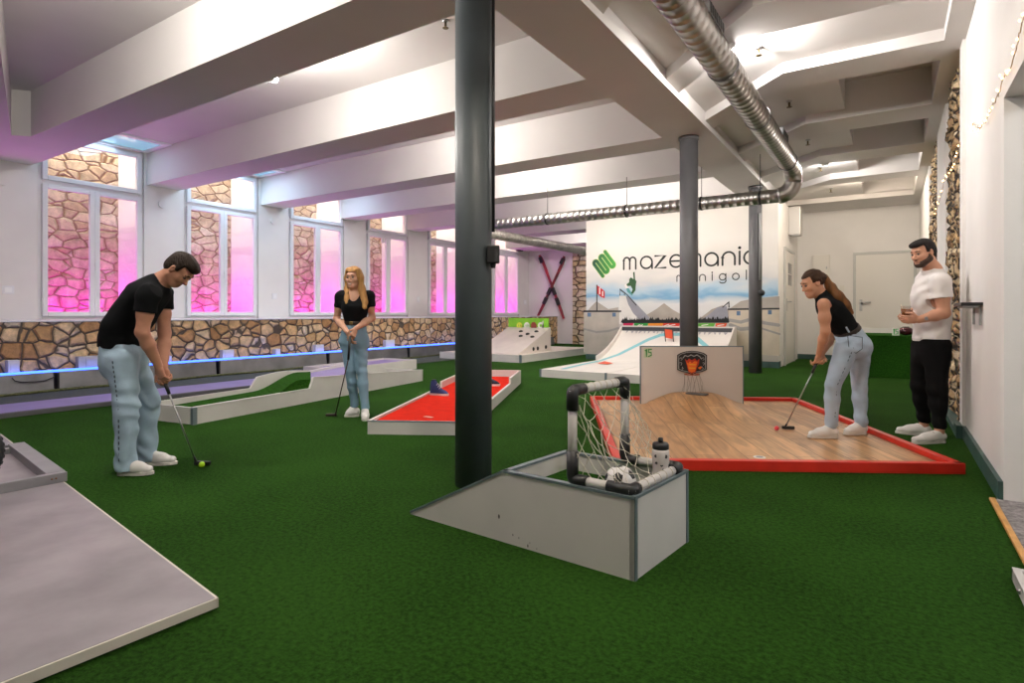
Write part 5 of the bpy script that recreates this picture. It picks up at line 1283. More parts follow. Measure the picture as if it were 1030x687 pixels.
# --- turf-clad box before the back door
t = thing('turf_box', 'green turf-covered block in front of the cream back door', 'block', (0, 12.5, 0))
q = MB(); q.box((-0.56, 12.1, 0), (0.50, 13.6, 0.74), 0.01); q.build('turf_cover', turf_mat('block_turf', (0.004, 0.026, 0.003), (0.026, 0.105, 0.010)), t)
q = MB(); q.box((-0.56, 13.6, 0), (0.50, 13.66, 0.83)); q.build('back_board', LAMW, t)
bp0 = onY(911, 334.5, 12.35); t = thing('toy_ball', 'dark purple oval ball resting on the turf block by the man in white', 'ball', (bp0.x, 12.35, 0.74))
q = MB(); q.sphere((bp0.x, 12.35, 0.74 + 0.075), 0.075, 20, 12, (1.6, 1, 1)); q.build('ball_skin', mat('dark_plum_gloss', (0.05, 0.008, 0.014), 0.2), t)
q = MB(); q.box((bp0.x - .05, 12.345, 0.886), (bp0.x + .05, 12.355, 0.892)); q.build('ball_seam', BLACK, t)
p = onY(901, 334.8, 12.2); t = thing('number_card', 'small white card with green figures standing on the turf block', 'card', (p.x, 12.2, 0.74))
q = MB(); q.box((p.x - .055, 12.2, 0.74), (p.x + .055, 12.21, 0.87), 0.003); q.build('card', mat('white_card', (0.8, 0.8, 0.76), 0.5), t)
q = MB()
for pts in ([(-.035, .10), (-.025, .115), (-.025, .02)], [(.035, .11), (.0, .11), (.0, .07), (.03, .065), (.03, .03), (-.003, .02)]): ribbon(q, [(p.x + a, 0.74 + b) for a, b in pts], 0.012, lambda t_: Vector((t_.x, 12.198, t_.y)))
q.build('card_number', mat('green_print', (0.06, 0.45, 0.10), 0.5), t)
# ================================================================== people: implicit surfaces meshed by surface nets
def nrmz(v):
    v = np.asarray(v, float); return v / max(1e-9, np.linalg.norm(v))
class SDF:
    def __init__(s, vox): s.vox = vox; s.ops = []
    def cap(s, a, b, ra, rb=None, k=0.02, sub=False):
        rb = ra if rb is None else rb; a = np.array(a, float); b = np.array(b, float)
        R = max(ra, rb)
        def f(P):
            d = b - a; L2 = max(1e-9, d @ d); t = np.clip(((P - a) @ d) / L2, 0, 1)
            return np.linalg.norm(P - a - t[..., None] * d, axis=-1) - (ra + (rb - ra) * t)
        s.ops.append((f, np.minimum(a, b) - R, np.maximum(a, b) + R, k, sub)); return s
    def ecap(s, a, b, w, ra, rb, k=0.03, sub=False):
        """capsule with an elliptic section: w is the wide axis, ra/rb = (half width, half depth) at the two ends"""
        a = np.array(a, float); b = np.array(b, float); w = nrmz(w)
        R = max(*ra, *rb)
        def f(P):
            d = b - a; L2 = max(1e-9, d @ d); t = np.clip(((P - a) @ d) / L2, 0, 1)
            q = P - a - t[..., None] * d; qw = q @ w; qr = np.sqrt(np.maximum(0, (q * q).sum(-1) - qw * qw))
            rw = ra[0] + (rb[0] - ra[0]) * t; rd = ra[1] + (rb[1] - ra[1]) * t
            k0 = np.sqrt((qw / rw) ** 2 + (qr / rd) ** 2); k1 = np.sqrt((qw / rw ** 2) ** 2 + (qr / rd ** 2) ** 2)
            return np.where(k1 > 1e-6, k0 * (k0 - 1) / np.maximum(k1, 1e-6), -np.minimum(rw, rd))
        s.ops.append((f, np.minimum(a, b) - R, np.maximum(a, b) + R, k, sub)); return s
    def ell(s, c, M, r, k=0.02, sub=False):
        """ellipsoid; M rows = local axes"""
        c = np.array(c, float); M = np.array(M, float); r = np.array(r, float); R = r.max()
        def f(P):
            q = (P - c) @ M.T; k0 = np.linalg.norm(q / r, axis=-1); k1 = np.linalg.norm(q / r ** 2, axis=-1)
            return np.where(k1 > 1e-6, k0 * (k0 - 1) / np.maximum(k1, 1e-6), -r.min())
        s.ops.append((f, c - R, c + R, k, sub)); return s
    def mesh(s, name, m, parent, planes=(), noise=None, fn=None, smooth_iter=1):
        vox = s.vox
        add = [o for o in s.ops if not o[4]]
        lo = np.min([o[1] for o in add], 0) - 4 * vox; hi = np.max([o[2] for o in add], 0) + 4 * vox
        n = np.ceil((hi - lo) / vox).astype(int) + 1
        F = np.full(n, 1.0, np.float32)
        ax = [lo[i] + vox * np.arange(n[i]) for i in range(3)]
        for f, a, b, k, sub in s.ops:
            pad = k + 3 * vox
            i0 = np.clip(np.floor((a - pad - lo) / vox).astype(int), 0, n); i1 = np.clip(np.ceil((b + pad - lo) / vox).astype(int) + 1, 0, n)
            if (i1 <= i0).any(): continue
            sl = tuple(slice(i0[j], i1[j]) for j in range(3))
            P = np.stack(np.meshgrid(*[ax[j][sl[j]] for j in range(3)], indexing='ij'), -1)
            d = f(P); cur = F[sl]
            if sub:
                h = np.maximum(k - np.abs(-d - cur), 0) / max(k, 1e-6); F[sl] = np.maximum(cur, -d) + h * h * k / 4
            else:
                h = np.maximum(k - np.abs(d - cur), 0) / max(k, 1e-6); F[sl] = np.minimum(cur, d) - h * h * k / 4
        if planes or noise or fn:
            P = np.stack(np.meshgrid(*ax, indexing='ij'), -1)
            if noise: F += noise(P)
            if fn: F = np.maximum(F, fn(P))
            for p, nn in planes:     # keep the side where (P-p).n < 0
                F = np.maximum(F, (P - np.array(p)) @ nrmz(nn))
        F = F.astype(np.float32)
        ins = F < 0
        c = np.zeros(np.array(n) - 1, np.int8)
        for dx in (0, 1):
            for dy in (0, 1):
                for dz in (0, 1): c += ins[dx:n[0] - 1 + dx, dy:n[1] - 1 + dy, dz:n[2] - 1 + dz]
        act = (c > 0) & (c < 8)
        I = np.argwhere(act); idx = np.full(act.shape, -1, np.int64); idx[act] = np.arange(len(I))
        acc = np.zeros((len(I), 3)); cnt = np.zeros(len(I))
        C = [(dx, dy, dz) for dx in (0, 1) for dy in (0, 1) for dz in (0, 1)]
        vals = {cc: F[I[:, 0] + cc[0], I[:, 1] + cc[1], I[:, 2] + cc[2]] for cc in C}
        for ca in C:
            for axx in range(3):
                if ca[axx] == 0:
                    cb = list(ca); cb[axx] = 1; cb = tuple(cb); va, vb = vals[ca], vals[cb]
                    cr = (va < 0) != (vb < 0); t = np.where(cr, va / np.where(np.abs(va - vb) < 1e-9, 1e-9, va - vb), 0)
                    p = np.tile(np.array(ca, float), (len(I), 1)); p[:, axx] = t
                    acc[cr] += p[cr]; cnt[cr] += 1
        V = (I + acc / np.maximum(cnt, 1)[:, None]) * vox + lo
        Q = []
        for axx in range(3):
            o = [a for a in range(3) if a != axx]
            sa = [slice(None)] * 3; sb = [slice(None)] * 3; sa[axx] = slice(0, n[axx] - 1); sb[axx] = slice(1, n[axx])
            e = ins[tuple(sa)] != ins[tuple(sb)]
            E = np.argwhere(e)
            E = E[(E[:, o[0]] > 0) & (E[:, o[1]] > 0) & (E[:, o[0]] < n[o[0]] - 1) & (E[:, o[1]] < n[o[1]] - 1)]
            def cell(d0, d1):
                k = E.copy(); k[:, o[0]] -= d0; k[:, o[1]] -= d1; return idx[k[:, 0], k[:, 1], k[:, 2]]
            quad = np.stack([cell(1, 1), cell(0, 1), cell(0, 0), cell(1, 0)], 1)
            flip = ins[E[:, 0], E[:, 1], E[:, 2]]
            if axx == 1: flip = ~flip
            quad[~flip] = quad[~flip][:, ::-1]
            Q.append(quad)
        Q = np.concatenate(Q); Q = Q[(Q >= 0).all(1)]
        for _ in range(smooth_iter):
            S = np.zeros_like(V); K = np.zeros(len(V))
            for i in range(4):
                a = Q[:, i]; b = Q[:, (i + 1) % 4]
                for x, y in ((a, b), (b, a)):
                    np.add.at(S, x, V[y]) if False else None
                S += np.stack([np.bincount(a, V[b, j], len(V)) + np.bincount(b, V[a, j], len(V)) for j in range(3)], 1); K += np.bincount(a, minlength=len(V)) + np.bincount(b, minlength=len(V))
            V = V * 0.5 + 0.5 * S / np.maximum(K, 1)[:, None]
        me = bpy.data.meshes.new(name)
        me.vertices.add(len(V)); me.vertices.foreach_set('co', V.astype(np.float32).ravel())
        me.loops.add(len(Q) * 4); me.loops.foreach_set('vertex_index', Q.astype(np.int32).ravel())
        me.polygons.add(len(Q)); me.polygons.foreach_set('loop_start', np.arange(0, len(Q) * 4, 4, dtype=np.int32)); me.polygons.foreach_set('loop_total', np.full(len(Q), 4, np.int32))
        me.update(calc_edges=True); me.polygons.foreach_set('use_smooth', np.ones(len(Q), bool)); me.validate()
        return link(name, me, m, parent)

def folds(amp, freq, axis, seed=0, extra=0.6):
    axis = nrmz(axis); r = np.random.default_rng(seed); w = [r.normal(0, 1, 3) for _ in range(4)]; ph = r.uniform(0, 6, 4)
    def f(P):
        t = P @ axis * freq
        wob = sum(np.sin(P @ w[i] * 9 + ph[i]) for i in range(3))
        return amp * np.sin(t + wob * 1.6) * (0.5 + 0.5 * np.sin(P @ w[3] * 7 + ph[3])) + extra * amp * np.sin(P @ w[1] * 23 + ph[1]) * np.sin(P @ w[2] * 19)
    return f

def skin(name, c): return mat(name, c, 0.5, var=0.06, vscale=18, spec=0.35)
class Head:
    def __init__(s, c, fwd, up):
        s.c = np.array(c, float); s.f = nrmz(fwd); u = np.array(up, float); s.u = nrmz(u - (u @ s.f) * s.f); s.r = np.cross(s.f, s.u); s.M = np.array([s.r, s.f, s.u])
    def p(s, x, y, z): return s.c + s.r * x + s.f * y + s.u * z

def head_prims(S, h, fem=False):
    k = 0.94 if fem else 1.0
    S.ell(h.p(0, -.012, .030), h.M, (.074 * k, .096 * k, .086 * k), k=.02)
    S.ell(h.p(0, .022, -.030), h.M, (.062 * k, .068 * k, .080), k=.03)
    S.ell(h.p(0, .050, -.085), h.M, (.034 * k, .032, .026), k=.03)
    for sx in (-1, 1):
        S.cap(h.p(sx * (.038 if fem else .046), .0, -.056), h.p(sx * (.014 if fem else .022), .056, -.092), .019 if fem else .022, .018 if fem else .020, k=.03)
        S.ell(h.p(sx * .040, .058, -.022), h.M, (.022, .022, .022), k=.025)
        S.ell(h.p(sx * .031, .092, .006), h.M, (.017, .014, .011), k=.012, sub=True)
    S.cap(h.p(-.034, .073, .028), h.p(.034, .073, .028), .012, .012, k=.02)
    S.cap(h.p(0, .080, .008), h.p(0, .100 if fem else .106, -.028), .007, .010 if fem else .0125, k=.012)
    for sx in (-1, 1): S.ell(h.p(sx * .011, .092, -.034), h.M, (.009, .011, .008), k=.008)
    S.cap(h.p(-.019, .078, -.060), h.p(.019, .078, -.060), .0085, .0085, k=.008)
    S.cap(h.p(-.016, .076, -.071), h.p(.016, .076, -.071), .0085, .0085, k=.006)
    for sx in (-1, 1):
        S.ell(h.p(sx * .077 * k, -.008, -.004), h.M, (.009, .019, .031), k=.008)
        S.ell(h.p(sx * .086 * k, -.002, .0), h.M, (.006, .010, .017), k=.004, sub=True)

def face_parts(par, h, browc, lipc, fem=False):
    for sx in (-1, 1):
        q = MB(); q.sphere(h.p(sx * .031, .077, .006), 0.0115, 12, 8); e = q.build('eye', mat('eye_white', (0.13, 0.09, 0.075), 0.6), par)
        q = MB(); q.sphere(h.p(sx * .031, .0815, .0045), 0.0082, 10, 6); q.build('iris', mat('dark_iris', (0.025, 0.015, 0.01), 0.5), e)
        q = MB(); q.tube([Vector(h.p(sx * (.014), .0875, .029)), Vector(h.p(sx * .030, .0865, .032)), Vector(h.p(sx * .047, .074, .025))], 0.0038 if fem else 0.0052, 6); q.build('eyebrow', browc, par)
    q = MB(); q.tube([Vector(h.p(x, y, z)) for x, y, z in ((-.024, .0785, -.062), (-.010, .0865, -.0645), (0, .0875, -.0655), (.010, .0865, -.0645), (.024, .0785, -.062))], 0.0045, 8, rads=[.002, .0045, .005, .0045, .002]); q.build('lips', lipc, par)

def hand_prims(S, wrist, d, n, side, curl=(0.5, 0.9, 0.6), spread=0.0, scale=1.0, thumb=(0.6, 0.5)):
    """wrist point, d = hand direction, n = palm normal (direction the fingers curl to), side = +1/-1 where the thumb sits along d x n"""
    w = np.array(wrist, float); d = nrmz(d); n = np.array(n, float); n = nrmz(n - (n @ d) * d); t = np.cross(d, n) * side
    s = scale
    S.ecap(w, w + d * .035 * s, t, (.024 * s, .018 * s), (.034 * s, .015 * s), k=.012)
    S.ecap(w + d * .035 * s, w + d * .082 * s, t, (.036 * s, .0145 * s), (.039 * s, .0125 * s), k=.01)
    L = [(.043, .026, .021), (.048, .030, .022), (.045, .028, .021), (.035, .021, .018)]
    for i in range(4):
        o = (1.5 - i) * .0195 * s
        base = w + d * ((.086, .091, .088, .079)[i]) * s + t * o
        p = base; ang = 0.0; dd = nrmz(d + t * (1.5 - i) * spread)
        for j in range(3):
            ang += curl[j]
            v = dd * math.cos(ang) + n * math.sin(ang)
            q = p + v * L[i][j] * s
            S.cap(p, q, (.0092 - .0008 * j) * s, (.0086 - .0008 * j) * s, k=.004)
            p = q
    a = w + d * .022 * s + t * .026 * s; b = a + (t * .75 + d * .65 + n * thumb[0] * .5) * .040 * s; c = b + nrmz(d * .8 + n * thumb[0] - t * 0.1 + t * 0) * .033 * s; e = c + nrmz(d * .8 + n * (thumb[0] + thumb[1]) - t * .3) * .026 * s
    S.cap(a, b, .0145 * s, .0115 * s, k=.01); S.cap(b, c, .0108 * s, .0098 * s, k=.004); S.cap(c, e, .0098 * s, .0078 * s, k=.004)

def arm(S, sh, el, wr, r=(.050, .042, .028), k=.02):
    m = np.array(el) * .55 + np.array(wr) * .45
    S.cap(sh, el, r[0], r[1], k=k); S.ell(np.array(sh) * .5 + np.array(el) * .5, np.eye(3), (r[0] * 1.02,) * 3, k=.03)
    S.cap(el, np.array(el) * .65 + np.array(wr) * .35, r[1] * .98, r[1] * 1.02, k=k); S.cap(np.array(el) * .65 + np.array(wr) * .35, wr, r[1] * 1.02, r[2], k=k)

def leg(S, hip, kn, an, r=(.085, .058, .038), k=.03):
    S.cap(hip, kn, r[0], r[1], k=k)
    c = np.array(kn) * .68 + np.array(an) * .32
    S.cap(kn, c, r[1] * .97, r[1] * 1.0, k=k); S.cap(c, an, r[1] * 1.0, r[2], k=k)

def shoe(par, ankle, toe, ground, w=.043, m=None, so=None):
    """low white trainer: heel under the ankle, pointing to toe (ground level z)"""
    an = np.array(ankle, float); d = np.array(toe, float) - an; d[2] = 0; L = np.linalg.norm(d); d = d / L; t = np.array([-d[1], d[0], 0.0]); z = np.array([0, 0, 1.0])
    g = np.array([an[0], an[1], ground])
    heel = g - d * .045
    def at_(x, h, y=0): return heel + d * x + z * h + t * y
    F = L + .045
    S = SDF(.005)
    S.ecap(at_(.035, .050), at_(F * .55, .046), t, (.034, .040), (w * .92, .034), k=.03)
    S.ecap(at_(F * .5, .044), at_(F - .034, .036), t, (w * .95, .034), (w * .82, .027), k=.03)
    S.ecap(at_(.030, .06), at_(.055, .088), t, (.033, .040), (.034, .044), k=.03)
    S.cap(at_(F * .30, .078), at_(F * .62, .058), .026, .026, k=.03)
    up = S.mesh('shoe', m, par, planes=[((0, 0, ground + .018), (0, 0, -1)), (at_(.055, .103), np.array([0, 0, 1.0]) + d * -.15)])
    q = MB(); ring = []
    prof = [(-.006, .006), (.0, .024), (.02, .036), (.08, .037), (F * .5, w * .95), (F * .72, w * 1.06), (F * .88, w * .86), (F * .97, w * .45), (F + .002, .008)]
    pts = [(x, y * .93) for x, y in prof] + [(x, -y * .93) for x, y in prof[::-1]]
    q.loft([[Vector(at_(x, .001, y)) for x, y in pts], [Vector(at_(x, .024, y * 1.02)) for x, y in pts]], 0.003); q.build('sole', so, up)
    q = MB()
    for k in range(5):
        x = F * (.40 + .062 * k); h = .106 - .0085 * k
        q.tube([Vector(at_(x - .006, h - .016, -.026)), Vector(at_(x, h - .0005, -.008)), Vector(at_(x, h - .0005, .008)), Vector(at_(x - .006, h - .016, .026))], .0034, 6)
    q.build('laces', mat('lace_cream', (0.70, 0.66, 0.60), 0.7), up)
    return up

SHOE = mat('white_trainer_leather', (0.78, 0.76, 0.73), 0.45); SOLEW = mat('trainer_sole', (0.72, 0.69, 0.64), 0.6)
def denim(name, c): return mat(name, c, 0.85, var=0.20, vscale=5, bump=0.25, bscale=180)
A3 = lambda v: np.array(tuple(v), float)

def putter(label, grip, gend, foot, headdir, head_len=.115, shaftc=STEEL, headm=BLACK, zg=0.0):
    t = thing('golf_putter', label, 'golf club', Vector((foot[0], foot[1], zg)), 'putters in the players hands')
    g0, g1, f = Vector(grip), Vector(gend), Vector(foot)
    q = MB(); q.tube([g0, g1], .0135, 12, rads=[.0145, .011]); q.build('grip', BLACK, t)
    q = MB(); q.tube([g1, f + (g1 - f).normalized() * .05], .0062, 10); q.build('shaft', shaftc, t)
    q = MB(); q.tube([f + (g1 - f).normalized() * .07, f + UP * .012], .008, 10); q.build('hosel', headm, t)
    hd = Vector(headdir).normalized()
    q = MB(); c = Vector((f.x, f.y, zg + .018)); q.beam(c - hd * .02, c + hd * (head_len - .02), .028, .028, bev=.005); q.build('head', headm, t)
    return t
def ball(label, p, m, zg=0.0):
    t = thing('golf_ball', label, 'golf ball', Vector((p[0], p[1], zg)))
    q = MB(); q.sphere((p[0], p[1], zg + .0214), .0214, 20, 14); o = q.build('ball_skin', m, t); return t

# ------------------------------------------------------------ 1: man in black T-shirt putting (left)
Z0 = 4.16; J = lambda u, v, dz=0.0: A3(at(u, v, Z0 + dz))
P = thing('person', 'young man in black T-shirt and light blue jeans bending over his putter', 'person', G(137, 474))
latn = A3(FW)                                  # his left side points away from the camera
h = Head(J(181.0, 271.5, .02), A3(RT) * .60 + np.array([0, 0, -.80]) + A3(FW) * -.02, A3(RT) * .80 + np.array([0, 0, .60]))
SK1 = skin('skin_tan', (0.56, 0.27, 0.175))
neck = J(161, 284, .02); chest = J(147, 299, .02); waist = J(128.5, 327, .02); pelvis = J(122.5, 351, .02)
shN = J(149, 297, -.19); elN = J(143.0, 334, -.20); wrN = J(159.5, 368, -.05); shF = J(163, 296, .20); elF = J(165.5, 335, .18); wrF = J(164.5, 370, .05)
hipN = J(123.5, 362, -.08); hipF = J(133, 362, .13); knN = J(127, 409, -.10); knF = J(149, 405, .16); anN = J(126.5, 464, -.09); anF = J(147, 456, .17)
S = SDF(.0045)
head_prims(S, h); S.cap(h.p(0, -.02, -.05), neck, .056, .060, k=.03); S.cap(neck, chest, .062, .09, k=.04)
S.ecap(chest, waist, latn, (.150, .100), (.135, .090), k=.05); S.ecap(waist, pelvis, latn, (.135, .090), (.150, .100), k=.05)
for a, b, c in ((shN, elN, wrN), (shF, elF, wrF)): S.cap(neck * .5 + chest * .5, a, .07, .052, k=.05); arm(S, a, b, c)
gd = nrmz(J(168, 394, 0) - J(164.5, 381, 0))
hand_prims(S, wrN, gd * .85 + nrmz(J(166, 385) - wrN) * .3, nrmz(A3(FW) + A3(RT) * .4), -1, curl=(.75, 1.15, .8))
hand_prims(S, wrF, gd * .85 + nrmz(J(167, 383) - wrF) * .3, nrmz(-A3(FW) + A3(RT) * .1), 1, curl=(.75, 1.15, .8))
for a, b, c in ((hipN, knN, anN), (hipF, knF, anF)): leg(S, a, b, c, (.078, .052, .040))
S.cap(anN, anN + np.array([0, 0, -.05]), .038, .038); S.cap(anF, anF + np.array([0, 0, -.05]), .038, .038)
S.mesh('body', SK1, P)
face_parts(P, h, mat('brow_dark', (0.02, 0.012, 0.008), 0.8), mat('lips_rose', (0.42, 0.16, 0.12), 0.5))
HB = mat('dark_brown_hair', (0.020, 0.011, 0.006), 0.75, spec=0.25, bump=0.9, bscale=120, stretch=(1, 1, 0.3))
S = SDF(.0045); S.ell(h.p(0, -.014, .036), h.M, (.083, .106, .094), k=.02); S.ell(h.p(0, .044, .090), h.M, (.060, .055, .030), k=.03); S.ell(h.p(0, -.05, -.02), h.M, (.066, .062, .062), k=.03)
for sx in (-1, 1): S.cap(h.p(sx * .074, .016, .03), h.p(sx * .075, .012, -.018), .012, .006, k=.015)
def hairline(h, zf=.058, ear=.004):
    def f(Pt):
        q = (Pt - h.c) @ h.M.T
        # remove what lies in front of the hair line
        line = np.where(q[..., 1] > .03, zf - q[..., 2] + (np.abs(q[..., 0]) - .03).clip(0) * .3, np.where(q[..., 1] > -.03, ear - q[..., 2] + (q[..., 1] + .03) * .25 * 0, -.085 - q[..., 2]))
        side = np.where((q[..., 1] > .024) & (q[..., 1] <= .06), (zf - .03 - q[..., 2]), -1)
        return np.maximum(line * .7, side * 0 - 1)
    return f
S.mesh('hair', HB, P, fn=hairline(h, .060), noise=folds(.0018, 120, h.r, 3), smooth_iter=1)
BLKT = mat('black_cotton', (0.0055, 0.006, 0.007), 0.95, spec=0.15, bump=0.15, bscale=150)
S = SDF(.005)
S.cap(neck * .75 + chest * .25, chest, .088, .105, k=.04); S.ecap(chest, waist, latn, (.170, .122), (.160, .120), k=.06); S.ecap(waist, pelvis, latn, (.158, .118), (.162, .124), k=.05)
S.ecap(J(141, 305, .02), J(120, 338, .02), latn, (.15, .115), (.150, .116), k=.05)
for a, b in ((shN, elN), (shF, elF)):
    S.cap(neck * .55 + chest * .45, a, .085, .068, k=.05); e = a + (b - a) * .50; S.cap(a, e, .070, .072, k=.03)
S.cap(neck * .95 + chest * .05, neck + (h.c - neck) * 1.2, .066, .075, k=.006, sub=True)
hem = J(123, 350, 0)
S.mesh('t_shirt', BLKT, P, noise=folds(.006, 50, [0.5, 0.2, 1], 4), planes=[(hem, nrmz(A3(RT) * -.10 + np.array([0, 0, -1.0]))), (neck + nrmz(h.c - neck) * .045, nrmz(h.c - neck)), ], fn=lambda Pt: np.minimum(1, np.maximum.reduce([np.where(np.linalg.norm(Pt - e_, axis=-1) < .11, (Pt - e_) @ n_, -1) for e_, n_ in ((shN + (elN - shN) * .46, nrmz(elN - shN)), (shF + (elF - shF) * .40, nrmz(elF - shF)))])))
J1 = denim('light_blue_denim', (0.36, 0.49, 0.60))
S = SDF(.005)
S.ecap(J(123, 345, .02), J(123, 366, .02), latn, (.160, .128), (.170, .128), k=.05)
for a, b, c in ((hipN, knN, anN), (hipF, knF, anF)):
    S.cap(a, b, .100, .077, k=.04); S.cap(b, c, .076, .066, k=.03)
    S.cap(c + np.array([0, 0, .02]), c + np.array([0, 0, -.03]), .068, .068, k=.01)
jn = S.mesh('jeans', J1, P, noise=folds(.006, 45, [0.3, 0.1, 1], 8), planes=[(J(124, 345.5), [0, 0, 1]), (anF + np.array([0, 0, -.055]), [0, 0, -1])])
SEAM = mat('dark_seam_thread', (0.04, 0.05, 0.07), 0.8)
def seam(par, pts):
    q = MB()
    for a, b in zip(pts[:-1], pts[1:]):
        for k in range(10):
            p0 = Vector(a).lerp(Vector(b), k / 10); p1 = Vector(a).lerp(Vector(b), (k + .55) / 10); q.tube([p0, p1], .0035, 5)
    q.build('seam', SEAM, par)
off = -A3(FW)
seam(jn, [hipN + off * .106, knN + off * .081, anN + off * .070])
for kn_, an_, toe in ((knN, anN, G(154.5, 477)), (knF, anF, G(178, 467))):
    shoe(P, an_, toe, 0.0, .044, SHOE, SOLEW)
putter('silver putter with black grip held by the bending man in the black T-shirt', J(165.3, 383, 0), J(170.3, 396.5, 0), G(198.5, 468), A3(RT) * .9 - A3(FW) * .1, .12)
ball('bright yellow-green golf ball at the putter of the bending man', G(203, 470.2), mat('neon_yellow_ball', (0.45, 0.80, 0.02), 0.35))

# ------------------------------------------------------------ 2: woman standing, black top, blonde hair
Z0 = 6.34; J = lambda u, v, dz=0.0: A3(at(u, v, Z0 + dz))
P = thing('person', 'blonde woman in black top and blue jeans standing with a putter before her', 'person', G(361, 419))
latn = A3(RT); F_ = -A3(FW)
h = Head(J(356, 279.5, -.02), F_ * .95 - A3(RT) * .24 + np.array([0, 0, -.05]), np.array([0, 0, 1.0]))
SK2 = skin('skin_fair', (0.60, 0.33, 0.22))
neck = J(357, 292.5, 0.01); chest = J(357, 303, 0); waist = J(357, 322, .0); pelvis = J(356, 337, .02)
shL = J(342.8, 298, 0.01); shR = J(371.5, 298, 0.01); elL = J(338.6, 321, .03); elR = J(374.3, 320, .03); wrL = J(349.5, 334, -.17); wrR = J(357.8, 330.5, -.17)
hipL = J(351, 343, .02); hipR = J(362, 343, .02); knL = J(352.5, 373, -.03); knR = J(363.8, 374, -.05); anL = J(356.5, 405, .02); anR = J(367.2, 408.5, -.06)
S = SDF(.0045); head_prims(S, h, True); S.cap(h.p(0, -.02, -.05), neck, .046, .048, k=.03); S.cap(neck, chest, .05, .07, k=.05)
S.ecap(chest, waist, latn, (.130, .085), (.110, .078), k=.05); S.ecap(waist, pelvis, latn, (.110, .078), (.140, .09), k=.05)
for a, b, c in ((shL, elL, wrL), (shR, elR, wrR)): S.cap(neck * .45 + chest * .55, a, .055, .043, k=.05); arm(S, a, b, c, (.043, .036, .024))
hd = nrmz(J(352.5, 346, -.2) - J(351.5, 336, -.18))
hand_prims(S, wrL, nrmz(J(352.5, 345, -.20) - wrL), nrmz(A3(RT) * .7 + A3(FW) * .5), 1, curl=(.35, .6, .5), scale=.9)
hand_prims(S, wrR, nrmz(J(353.0, 342.5, -.22) - wrR), nrmz(-A3(RT) * .6 + A3(FW) * .6), -1, curl=(.35, .6, .5), scale=.9)
for a, b, c in ((hipL, knL, anL), (hipR, knR, anR)): leg(S, a, b, c, (.074, .042, .029)); S.cap(c, c + np.array([0, 0, -.05]), .029, .033)
S.mesh('body', SK2, P)
face_parts(P, h, mat('brow_brown', (0.10, 0.05, 0.025), 0.8), mat('lips_pink', (0.50, 0.14, 0.14), 0.4), True)
q = MB(); q.tube([Vector(h.p(x, y, -.0645)) for x, y in ((-.015, .0895), (0, .0925), (.015, .0895))], .0028, 6); q.build('smile', mat('teeth_white', (0.8, 0.78, 0.75), 0.3), P)
BLO = mat('blonde_hair', (0.42, 0.22, 0.075), 0.6, spec=0.2, var=0.35, vscale=30, bump=0.7, bscale=70, stretch=(1, 1, 0.12))
S = SDF(.005); S.ell(h.p(0, -.018, .036), h.M, (.082, .102, .093), k=.02)
for sx in (-1, 1):
    S.cap(h.p(sx * .055, .028, .085), h.p(sx * .083, .006, .0), .026, .026, k=.03); S.cap(h.p(sx * .083, .002, .0), h.p(sx * .085, -.01, -.12), .026, .030, k=.03)
S.cap(h.p(.085, -.01, -.12), J(349.2, 305, -.115), .030, .024, k=.03); S.cap(h.p(-.085, -.01, -.12), J(366.8, 309, -.115), .032, .026, k=.03)
S.cap(h.p(.08, -.03, -.10), J(348.5, 301, -.09), .028, .024, k=.03); S.cap(h.p(-.08, -.03, -.10), J(368, 304, -.09), .030, .024, k=.03)
S.ecap(h.p(0, -.06, .0), J(358, 302, .10), latn, (.085, .05), (.10, .03), k=.04)
def femhair(Pt):
    q = (Pt - h.c) @ h.M.T
    return np.where((q[..., 1] > .01) & (q[..., 2] > -.12), np.minimum(.066 - q[..., 2] - .9 * (np.abs(q[..., 0]) - .028).clip(0) * 0, .060 - np.abs(q[..., 0])) , -1) * .7
S.mesh('hair', BLO, P, fn=femhair, noise=folds(.003, 5, [0, 0, 1], 5))
S = SDF(.005)
S.ecap(J(357, 300, 0), J(357, 310, -.015), latn, (.150, .095), (.135, .112), k=.04); S.ecap(J(357, 310, -.01), J(357, 324, 0), latn, (.130, .108), (.118, .092), k=.05)
for sx, sgn in ((351.5, 1), (362, 1)): S.ell(J(sx, 308, -.075), np.eye(3), (.058, .058, .058), k=.05)
for a, b in ((shL, elL), (shR, elR)): S.cap(neck * .4 + chest * .6, a, .068, .056, k=.04); S.cap(a, a + (b - a) * .36, .058, .058, k=.03)
vn = J(356.5, 299.0, -.10)
S.ell(J(356.2, 293.5, -.07), np.array([A3(RT), A3(FW), [0, 0, 1]]), (.062, .16, .105), k=.01, sub=True)
S.mesh('top', BLKT, P, noise=folds(.003, 60, [.4, 0, 1], 6), planes=[(J(357, 324.5), [0, 0, -1])])
BELT = mat('dark_brown_leather', (0.022, 0.012, 0.008), 0.4)
S = SDF(.005); S.ecap(J(357, 323.2, 0), J(357, 327.2, 0), latn, (.124, .098), (.128, .102), k=.01); S.mesh('belt', BELT, P, planes=[(J(357, 323.2), [0, 0, 1]), (J(357, 326.8), [0, 0, -1])])
q = MB(); b0 = J(353.0, 325, -.108); q.beam(Vector(b0) - RT * .02, Vector(b0) + RT * .02, .008, .032, bev=.003); q.build('buckle', mat('brass_buckle', (0.35, 0.25, 0.10), 0.3, 1.0), P)
J2 = denim('mid_blue_denim', (0.20, 0.33, 0.43))
S = SDF(.005)
for a, b, c in ((hipL, knL, anL), (hipR, knR, anR)): S.cap(a, b, .088, .058, k=.012); S.cap(b, b * .65 + c * .35, .057, .057, k=.012); S.cap(b * .65 + c * .35, c, .057, .041, k=.012); S.cap(c + np.array([0, 0, .02]), c + np.array([0, 0, -.02]), .044, .044, k=.01)
